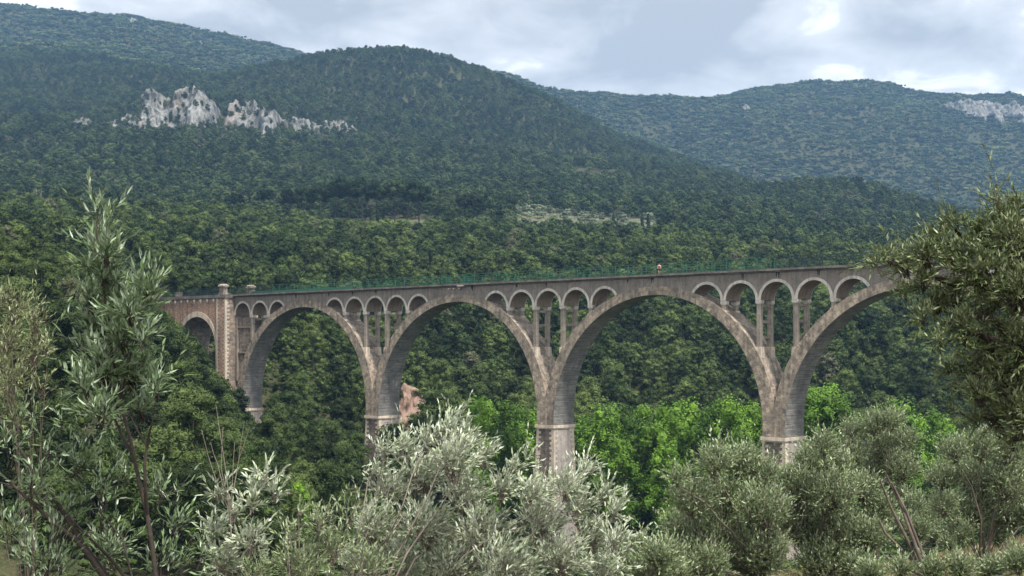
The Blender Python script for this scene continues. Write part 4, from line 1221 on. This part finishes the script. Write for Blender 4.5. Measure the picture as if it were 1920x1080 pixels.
def unit_leaf(mt):
    if mt.name not in leaf_unit:
        f3, f4 = LF3, LF4
        leaf_unit[mt.name] = np_mesh('leaf', LT, [f3, f4], [mt], smooth=np.ones(3, bool))
    return leaf_unit[mt.name]

def bush(name, base, blobs, n_twig, twig_len, nleaf, L, Wd, lm, bm, seed, label, cat, group=None, wind=(0, 0, 0), up=0.6,
         spread=40, nobj=0, stems=None, r0=0.03, hang=0.0, simple=False, twig_r=0.0016, hub_frac=0.35, shell=0.45):
    rng = np.random.default_rng(seed)
    base = np.array(base, float)
    root = empty(name, base); tag(root, label, cat, group)
    blobs = np.array(blobs, float)
    wts = blobs[:, 3] ** 2; wts = wts / wts.sum()
    bi = rng.choice(len(blobs), n_twig, p=wts)
    u = nrm(rng.normal(size=(n_twig, 3)))
    rr_ = np.maximum(blobs[bi, 3:4] - 0.6 * twig_len, blobs[bi, 3:4] * 0.3) * (rng.random((n_twig, 1)) ** shell)
    P0 = blobs[bi, :3] + u * rr_ * np.array([1, 0.9, 0.9])
    Dt = nrm(u * 0.7 + np.array([0, 0, up]) + np.array(wind) + rng.normal(size=(n_twig, 3)) * 0.35)
    tl = twig_len * (0.5 + 0.75 * rng.random((n_twig, 1))) * (1 + 0.8 * (rng.random((n_twig, 1)) > 0.93))
    # twig bends
    bend = rng.normal(size=(n_twig, 3)) * 0.26 + np.array([0, 0, -hang])
    ts = (np.arange(nleaf) + 0.6) / nleaf
    Pl, Dl = [], []
    sv = nrm(np.cross(Dt, rng.normal(size=(n_twig, 3)))); sw = np.cross(Dt, sv)
    for i, t in enumerate(ts):
        t = t + (rng.random((n_twig, 1)) - 0.5) / nleaf
        p = P0 + Dt * tl * t + bend * tl * t * t
        ang = i * 2.4 + rng.random((n_twig, 1)) * 0.6
        if i % 2: ang = ang + math.pi
        side = sv * np.cos(ang) + sw * np.sin(ang)
        sp = math.radians(spread) * (0.7 + 0.6 * rng.random((n_twig, 1))) * (1.15 - 0.7 * t)
        dd = Dt * np.cos(sp) + side * np.sin(sp) + bend * t * 0.8 + rng.normal(size=(n_twig, 3)) * 0.12
        Pl.append(p); Dl.append(dd)
    Pl = np.concatenate(Pl); Dl = np.concatenate(Dl)
    Ls = L * (0.6 + 0.65 * rng.random(len(Pl))); Ws = Wd * (0.75 + 0.5 * rng.random(len(Pl)))
    Dr, S, Nn = leaf_frames(Pl, Dl, rng)
    Pl = Pl - base
    if nobj:
        dist = np.linalg.norm(Pl + base, axis=1); ixx = 960 + F * (Pl + base)[:, 0] / (Pl + base)[:, 1]; iyy = HZ - F * (Pl + base)[:, 2] / (Pl + base)[:, 1]
        vis = (ixx > 5) & (ixx < 1915) & (iyy > 5) & (iyy < 1075)
        od = np.argsort(np.where(vis, -Ls / dist, 9)); sel, rst = od[:nobj], od[nobj:]
        um = unit_leaf(lm)
        for i in sel:
            o = bpy.data.objects.new('leaf', um); COL.objects.link(o); o.parent = root
            m4 = Matrix(((Dr[i][0] * Ls[i], S[i][0] * Ws[i], Nn[i][0] * Ls[i], Pl[i][0]), (Dr[i][1] * Ls[i], S[i][1] * Ws[i], Nn[i][1] * Ls[i], Pl[i][1]),
                         (Dr[i][2] * Ls[i], S[i][2] * Ws[i], Nn[i][2] * Ls[i], Pl[i][2]), (0, 0, 0, 1)))
            o.matrix_local = m4
        Pl, Dr, S, Nn, Ls, Ws = Pl[rst], Dr[rst], S[rst], Nn[rst], Ls[rst], Ws[rst]
    fo = link_mesh('foliage', leaves_mesh('foliage', Pl, Dr, S, Nn, Ls, Ws, lm, simple), root); fo['kind'] = 'stuff'
    # twigs
    A = P0 - base; mid = P0 + Dt * tl * 0.5 + bend * tl * 0.25 - base; E = P0 + Dt * tl + bend * tl - base
    v1, f1 = prisms(A, mid, twig_r, twig_r * 0.7); v2, f2 = prisms(mid, E, twig_r * 0.7, twig_r * 0.35)
    # link branches from blob hubs
    k = rng.random(n_twig) < hub_frac
    hub = blobs[bi, :3] - np.array([0, 0, 1]) * blobs[bi, 3:4] * 0.5 + rng.normal(size=(n_twig, 3)) * blobs[bi, 3:4] * 0.12
    hm = (hub + P0) / 2 + rng.normal(size=(n_twig, 3)) * blobs[bi, 3:4] * 0.07
    v3, f3 = prisms((hub - base)[k], (hm - base)[k], twig_r * 2.2, twig_r * 1.6); v4, f4 = prisms((hm - base)[k], A[k], twig_r * 1.6, twig_r)
    VV = np.concatenate([v1, v2, v3, v4]); o2 = len(v1); o3 = o2 + len(v2); o4 = o3 + len(v3)
    tw = link_mesh('twigs', np_mesh('twigs', VV, [np.concatenate([f1, f2 + o2, f3 + o3, f4 + o4])], [bm]), root); tw['kind'] = 'stuff'
    # main limbs
    if stems is None:
        stems = []
        for b in blobs:
            c = b[:3] - base; q = np.array([c[0] * 0.35, c[1] * 0.5, c[2] * 0.45]) + rng.normal(size=3) * b[3] * 0.2
            stems.append(([np.zeros(3) + rng.normal(size=3) * r0, q * 0.45 + rng.normal(size=3) * r0, q, (q + c) / 2 + rng.normal(size=3) * b[3] * 0.15, c - np.array([0, 0, b[3] * 0.45])], r0))
    else:
        stems = [([np.array(p) - base for p in pl], r) for pl, r in stems]
    for pl, r in stems:
        m = MB(); n = len(pl)
        # smooth the line a little
        P_ = [np.array(pl[0])]
        for a, b in zip(pl[:-1], pl[1:]):
            P_.append((np.array(a) + np.array(b)) / 2 + rng.normal(size=3) * r * 0.5); P_.append(np.array(b))
        m.tube(P_, [r * (1 - 0.72 * i / (len(P_) - 1)) for i in range(len(P_))], 6)
        m.build('branch', [bm], root)
    return root
def B(px, py, r, Y0, dy=0.0):
    p = PX(px, py, Y0 + dy); return (*p, r / F * Y0)
def G(px, Y0): 
    x = (px - 960) / F * Y0; return (x, Y0, float(H(x, Y0)))

# young tree with long narrow leaves, left
Z = 7.2
bl = [(185, 395, 14), (195, 425, 20), (180, 460, 24), (200, 485, 26), (165, 500, 24), (195, 525, 28), (215, 560, 42), (170, 570, 34), (275, 552, 24), (245, 590, 38), (185, 620, 42), (230, 640, 46), (170, 660, 34), (270, 640, 26),
      (195, 700, 44), (245, 705, 48), (295, 740, 26), (215, 750, 44), (265, 770, 40), (160, 735, 26), (190, 780, 30)]
rb = random.Random(1)
blobs = [B(a, b, c, Z, rb.uniform(-0.25, 0.25)) for a, b, c in bl]
st = [([PX(300, 1400, Z), PX(292, 1080, Z), PX(275, 960, Z), PX(250, 850, Z), PX(232, 780, Z), PX(205, 640, Z), PX(190, 500, Z), PX(183, 400, Z)], 0.016),
      ([PX(276, 965, Z), PX(272, 900, Z - .1), PX(276, 840, Z - .1), PX(262, 815, Z - .1), PX(240, 770, Z - .1)], 0.013),
      ([PX(276, 840, Z - .1), PX(286, 790, Z - .15), PX(292, 750, Z - .15)], 0.009),
      ([PX(248, 850, Z), PX(222, 800, Z + .1), PX(190, 740, Z + .1), PX(165, 660, Z + .1)], 0.010),
      ([PX(225, 750, Z), PX(240, 690, Z), PX(262, 600, Z), PX(276, 555, Z)], 0.008)]
bush('young_tree', PX(300, 1400, Z), blobs, 430, 0.15, 13, 0.070, 0.0115, M['leaf_sap'], M['bark_dark'], 1,
     'slender young tree with long narrow grey green leaves in front of the viaduct left end', 'tree', None, (0.05, 0, 0.15), 0.75, 38, 300, st, hub_frac=0.5, twig_r=0.002)

# yellowish shrub at the left edge
Z = 9.5
bl = [(-10, 570, 40), (25, 590, 42), (65, 610, 34), (10, 640, 50), (60, 670, 44), (90, 655, 22), (20, 720, 55), (75, 730, 30), (-20, 760, 50), (30, 790, 40)]
bush('shrub', PX(60, 1300, Z), [B(a, b, c, Z, rb.uniform(-.3, .3)) for a, b, c in bl], 300, 0.18, 11, 0.046, 0.0085, M['leaf_yellow'], M['bark'], 2,
     'yellowish green shrub cut off by the left edge beside the young tree', 'shrub', None, (0.05, 0, 0.1), 0.7, 36, 100, None, 0.006, hub_frac=0.6, twig_r=0.0016)

# thicket of thin crossing stems, bottom left
Z = 7.8
bl = [(20, 850, 50), (90, 850, 45), (150, 870, 50), (60, 920, 55), (190, 930, 45), (230, 900, 35), (120, 980, 60), (20, 1000, 60), (300, 930, 40), (330, 990, 40), (200, 1040, 70), (90, 1070, 80), (300, 1070, 60), (40, 790, 30), (120, 800, 25), (380, 1040, 50)]
st = [([PX(-20, 740, Z), PX(30, 830, Z), PX(70, 900, Z), PX(130, 980, Z), PX(200, 1080, Z), PX(280, 1250, Z)], -0.020),
      ([PX(-40, 860, Z), PX(30, 915, Z - .2), PX(100, 980, Z - .2), PX(165, 1040, Z - .2), PX(200, 1090, Z - .2), PX(280, 1250, Z)], -0.021),
      ([PX(-20, 900, Z), PX(60, 925, Z + .1), PX(120, 960, Z), PX(200, 1040, Z), PX(240, 1090, Z), PX(280, 1250, Z)], -0.013),
      ([PX(120, 880, Z), PX(170, 940, Z + .2), PX(230, 1010, Z + .2), PX(250, 1090, Z), PX(280, 1250, Z)], -0.009),
      ([PX(55, 740, Z), PX(70, 860, Z + .3), PX(92, 960, Z + .3), PX(112, 1060, Z + .3), PX(130, 1250, Z)], -0.013),
      ([PX(110, 940, Z), PX(240, 905, Z), PX(170, 890, Z)], -0.004)]
st = [(list(reversed(pl)), abs(r)) for pl, r in st]
bush('thicket', PX(280, 1250, Z), [B(a, b, c, Z, rb.uniform(-.6, .6)) for a, b, c in bl], 290, 0.20, 10, 0.054, 0.0105, M['leaf_sap'], M['bark_dark'], 3,
     'open thicket of thin crossing grey stems at the lower left', 'shrub', None, (0.1, 0, 0.1), 0.6, 36, 200, st, hub_frac=0.35, twig_r=0.002, hang=-0.1)

# bare twiggy shrub with one silver leafy tip
Z = 8.4
bl = [(500, 895, 26), (480, 920, 30), (515, 930, 22), (470, 950, 26), (410, 930, 20), (440, 965, 26), (400, 1000, 30), (470, 1020, 40), (420, 1060, 45)]
tw_st = []
for tip, mid in (((378, 805), (405, 900)), ((418, 800), (415, 880)), ((458, 790), (445, 880)), ((468, 800), (448, 860)), ((395, 830), (408, 870)), ((500, 900), (455, 960)), ((405, 760), (420, 860)), ((440, 830), (436, 900))):
    tw_st.append(([PX(440, 1300, Z), PX(436, 1080, Z), PX(432, 960, Z), PX(*mid, Z), PX(*tip, Z)], 0.005))
bush('shrub', PX(440, 1300, Z), [B(a, b, c, Z, rb.uniform(-.15, .15)) for a, b, c in bl], 150, 0.13, 11, 0.062, 0.013, M['leaf_silver'], M['bark_grey'], 4,
     'twiggy shrub with bare upright shoots and a silvery leaf tuft, lower left of centre', 'shrub', None, (0.15, 0, 0.1), 0.6, 40, 120, tw_st, hub_frac=0.8)

# low mixed shrubs along the bottom
Z = 9.2
bl = [(560, 960, 12), (600, 985, 28), (540, 1010, 34), (620, 1030, 45), (560, 1070, 55), (480, 1080, 50), (655, 975, 28), (690, 1070, 50)]
bush('shrub', PX(560, 1300, Z), [B(a, b, c, Z, rb.uniform(-.3, .3)) for a, b, c in bl], 300, 0.16, 11, 0.046, 0.010, M['leaf_olive'], M['bark_grey'], 5,
     'low grey green shrub left of the silver olive at the bottom edge', 'shrub', None, (0.1, 0, 0.1), 0.6, 38, 60, None, 0.012, hub_frac=0.8)

# big silver olive, centre
Z = 10.0
bl = [(855, 785, 18), (835, 810, 30), (870, 830, 36), (800, 830, 30), (760, 850, 40), (850, 870, 50), (905, 860, 30), (720, 850, 24), (790, 900, 55), (870, 930, 55), (730, 920, 45), (960, 880, 22), (985, 860, 14), (940, 920, 36),
      (990, 930, 34), (1020, 920, 30), (1095, 885, 28), (1060, 920, 36), (1130, 930, 26), (1085, 960, 45), (1150, 965, 22), (1010, 980, 55), (900, 1000, 60), (800, 990, 60), (700, 990, 50), (1110, 1010, 45), (1150, 1020, 28),
      (1050, 1050, 60), (950, 1070, 70), (850, 1070, 70), (740, 1070, 65), (660, 1060, 45), (1130, 1070, 50), (700, 890, 20)]
st = []
for tip in ((850, 820), (720, 850), (690, 900), (790, 850), (880, 860), (980, 900), (1090, 900), (1140, 940), (1000, 980), (760, 960), (910, 960)):
    bx = 640 + (tip[0] - 640) * 0.25
    st.append(([PX(700, 1400, Z), PX(bx, 1180, Z), PX(bx + (tip[0] - bx) * 0.35, 1060 - (1080 - tip[1]) * 0.1, Z + rb.uniform(-.3, .3)), PX(bx + (tip[0] - bx) * 0.7, (tip[1] + 1040) / 2, Z + rb.uniform(-.3, .3)), PX(*tip, Z)], 0.013))
bush('olive_bush', PX(700, 1400, Z), [B(a, b, c, Z, rb.uniform(-.5, .5)) for a, b, c in bl], 2500, 0.15, 13, 0.046, 0.0115, M['leaf_silver'], M['bark_grey'], 6,
     'broad silver leaved olive bush blown to the right at bottom centre, before the second pier', 'olive bush', None, (0.45, 0, 0.1), 0.6, 29, 300, st, hub_frac=0.5)

# dark olive overhanging from the right
Z = 9.0
bl = [(1640, 490, 20), (1668, 485, 26), (1700, 500, 34), (1740, 480, 36), (1730, 530, 34), (1760, 440, 26), (1790, 420, 30), (1800, 480, 50), (1850, 440, 44), (1868, 375, 22), (1880, 400, 36), (1910, 395, 36), (1900, 460, 60), (1840, 510, 55),
      (1700, 550, 26), (1760, 570, 30), (1730, 600, 26), (1790, 560, 40), (1850, 570, 55), (1910, 550, 60), (1760, 640, 24), (1810, 620, 44), (1870, 640, 60), (1920, 640, 60), (1780, 690, 22), (1830, 690, 45), (1890, 710, 60), (1840, 740, 38), (1800, 730, 20),
      (1880, 770, 50), (1830, 790, 26), (1920, 780, 60), (1790, 770, 14), (1960, 700, 80), (1970, 500, 90), (1980, 830, 60), (1900, 830, 24)]
st = []
for tip in ((1660, 490), (1740, 480), (1790, 430), (1870, 390), (1840, 510), (1720, 560), (1770, 600), (1840, 620), (1830, 700), (1880, 760), (1840, 780)):
    st.append(([PX(2150, 1300, Z), PX(2080, 900, Z), PX(2030, (tip[1] + 900) / 2, Z), PX((tip[0] + 2000) / 2, tip[1] + 40, Z + rb.uniform(-.3, .3)), PX((tip[0] * 3 + 1960) / 4, tip[1] + 22, Z), PX(*tip, Z)], 0.045))
bush('olive_tree', PX(2150, 1300, Z), [B(a, b, c, Z, rb.uniform(-.6, .6)) for a, b, c in bl], 2700, 0.13, 13, 0.048, 0.0105, M['leaf_dark'], M['bark_dark'], 7,
     'dark olive tree reaching in from the right edge across the viaduct deck', 'olive tree', None, (-0.25, 0, 0.1), 0.45, 42, 300, st, hub_frac=0.45, twig_r=0.0018, hang=0.15)

# olive trees on the near slope, right
def olive(px, gy_, Y0, bl, n, seed, lab, mtl='leaf_olive', lean=0.0):
    base = (PX(px, gy_, Y0)); base[2] = float(H(base[0], base[1])) if gy_ is None else base[2]
    blobs = [B(a, b, c, Y0, rb.uniform(-1.2, 1.2)) for a, b, c in bl]
    bush('olive_tree', base, blobs, n, 0.40, 11, 0.11, 0.036, M[mtl], M['bark'], seed, lab, 'olive tree', 'olives on the near slope', (0, 0, 0.1), 0.75, 38, 0, None, 0.045, simple=True, twig_r=0.004, hub_frac=0.3, shell=0.4)
olive(1420, 1085, 34, [(1270, 900, 24), (1340, 870, 40), (1385, 870, 45), (1430, 895, 42), (1300, 940, 50), (1360, 940, 60), (1430, 960, 60), (1280, 1000, 55), (1350, 1020, 60), (1430, 1040, 60), (1320, 1070, 60), (1255, 1050, 40), (1400, 1075, 50)], 3600, 11,
      'rounded grey olive left of the third pier on the near slope')
olive(1530, 1085, 36, [(1545, 840, 30), (1520, 870, 40), (1570, 880, 40), (1500, 920, 50), (1560, 930, 55), (1620, 920, 40), (1650, 960, 40), (1500, 990, 55), (1570, 1000, 60), (1630, 1010, 45), (1540, 1060, 60), (1610, 1070, 45), (1470, 900, 26)], 3600, 12,
      'grey green olive directly in front of the third pier base')
olive(1640, 1060, 52, [(1600, 810, 30), (1640, 800, 30), (1670, 790, 30), (1660, 840, 45), (1600, 850, 40), (1700, 830, 30), (1690, 880, 40), (1640, 890, 45), (1690, 930, 26)], 2400, 13,
      'darker olive standing behind the two rounded olives, right of the third pier')
olive(1845, 1075, 42, [(1790, 850, 34), (1840, 840, 40), (1890, 850, 40), (1770, 900, 40), (1830, 900, 55), (1890, 910, 50), (1770, 950, 36), (1830, 960, 50), (1890, 960, 50), (1930, 890, 40), (1800, 1000, 30), (1870, 1005, 34), (1940, 960, 40)], 3400, 14,
      'spreading olive with dark trunk at the lower right corner')
olive(1725, 1030, 50, [(1715, 950, 26), (1745, 970, 28), (1720, 995, 30), (1755, 1010, 26), (1690, 985, 20), (1780, 1020, 20)], 1100, 15,
      'low pale olive between the standing olives at the lower right')
olive(1210, 1100, 30, [(1200, 1035, 30), (1235, 1050, 34), (1170, 1060, 30), (1215, 1085, 50), (1260, 1090, 40)], 1100, 16,
      'small grey olive at the bottom edge right of the silver bush')
olive(1800, 1110, 30, [(1690, 1075, 20), (1750, 1080, 26), (1800, 1072, 22), (1860, 1078, 28), (1910, 1062, 26), (1630, 1080, 26)], 900, 17,
      'low grey scrub along the bottom edge below the spreading olive', 'leaf_olive')
# leaning bare stems beside the darker olive
m_root = empty('bare_tree', PX(1735, 1085, 33)); tag(m_root, 'bundle of bare leaning grey brown stems between the olives at lower right', 'tree')
for a in (((1735, 1085), (1700, 1010), (1670, 950), (1650, 900)), ((1738, 1085), (1712, 1010), (1690, 950), (1662, 890)), ((1745, 1085), (1722, 1020), (1700, 960), (1672, 905)), ((1750, 1085), (1700, 1040), (1660, 1000), (1648, 975)), ((1740, 1085), (1690, 1060), (1668, 1040))):
    m = MB(); p0 = PX(1735, 1085, 33)
    m.tube([PX(*q, 33 + rb.uniform(-.2, .2)) - p0 for q in a], [0.055 * (1 - 0.2 * i) for i in range(len(a))], 6); m.build('stem', [M['bark']], m_root)

# dry grass on the near slope
def grass():
    rng = np.random.default_rng(4); n = 26000
    Yg = rng.uniform(28, 75, n); ixx = rng.uniform(1150, 1990, n); X = (ixx - 960) / F * Yg
    P = np.stack([X, Yg, H(X, Yg) - 0.02], -1)
    d = nrm(np.stack([rng.normal(size=n) * 0.35, rng.normal(size=n) * 0.35, np.ones(n)], -1))
    L = rng.uniform(0.12, 0.45, n); s = nrm(np.cross(d, rng.normal(size=(n, 3)))); nn = np.cross(d, s)
    def gf(nt, b):
        q = N(nt); geo = q.new('ShaderNodeNewGeometry')
        q.lk(q.mix(geo.outputs['Random Per Island'], (0.27, 0.20, 0.125), (0.12, 0.13, 0.055)), b.inputs['Base Color'])
    M['grass'] = mat('dry_grass', gf, 0.9, 0.1)
    o = link_mesh('dry_grass', leaves_mesh('dry_grass', P, d, s, nn, L, L * 0.09, M['grass'], True))
    tag(o, 'dry straw coloured grass on the near slope at the lower right', 'grass', kind='stuff')
grass()

# ------------------------------------------------------------------ labels: look-alikes told apart by their order
def order_labels():
    words = 'first second third fourth fifth sixth seventh eighth ninth tenth eleventh twelfth thirteenth fourteenth fifteenth sixteenth seventeenth eighteenth nineteenth twentieth'.split()
    by = {}
    for o in COL.objects:
        if o.parent is None and 'label' in o: by.setdefault(o['label'], []).append(o)
    for lab, os_ in by.items():
        if 2 <= len(os_) <= 20 and len(lab.split()) <= 13:
            os_.sort(key=lambda o: o.location.x / max(o.location.y, 1))
            for i, o in enumerate(os_): o['label'] = '%s from left, %s' % (words[i], lab)
order_labels()

# ------------------------------------------------------------------ haze
hz = MB(); hz.box(-5200, 5200, -70, 6300, -60, 1050)
def haze_mat():
    m = bpy.data.materials.new('haze'); m.use_nodes = True; nt = m.node_tree; nt.nodes.clear()
    o = nt.nodes.new('ShaderNodeOutputMaterial'); p = nt.nodes.new('ShaderNodeVolumePrincipled')
    p.inputs['Color'].default_value = (0.33, 0.60, 1.0, 1); p.inputs['Density'].default_value = 0.000115
    p.inputs['Anisotropy'].default_value = 0.2
    nt.links.new(p.outputs[0], o.inputs['Volume']); return m
o = hz.build('haze', [haze_mat()]); tag(o, kind='stuff')
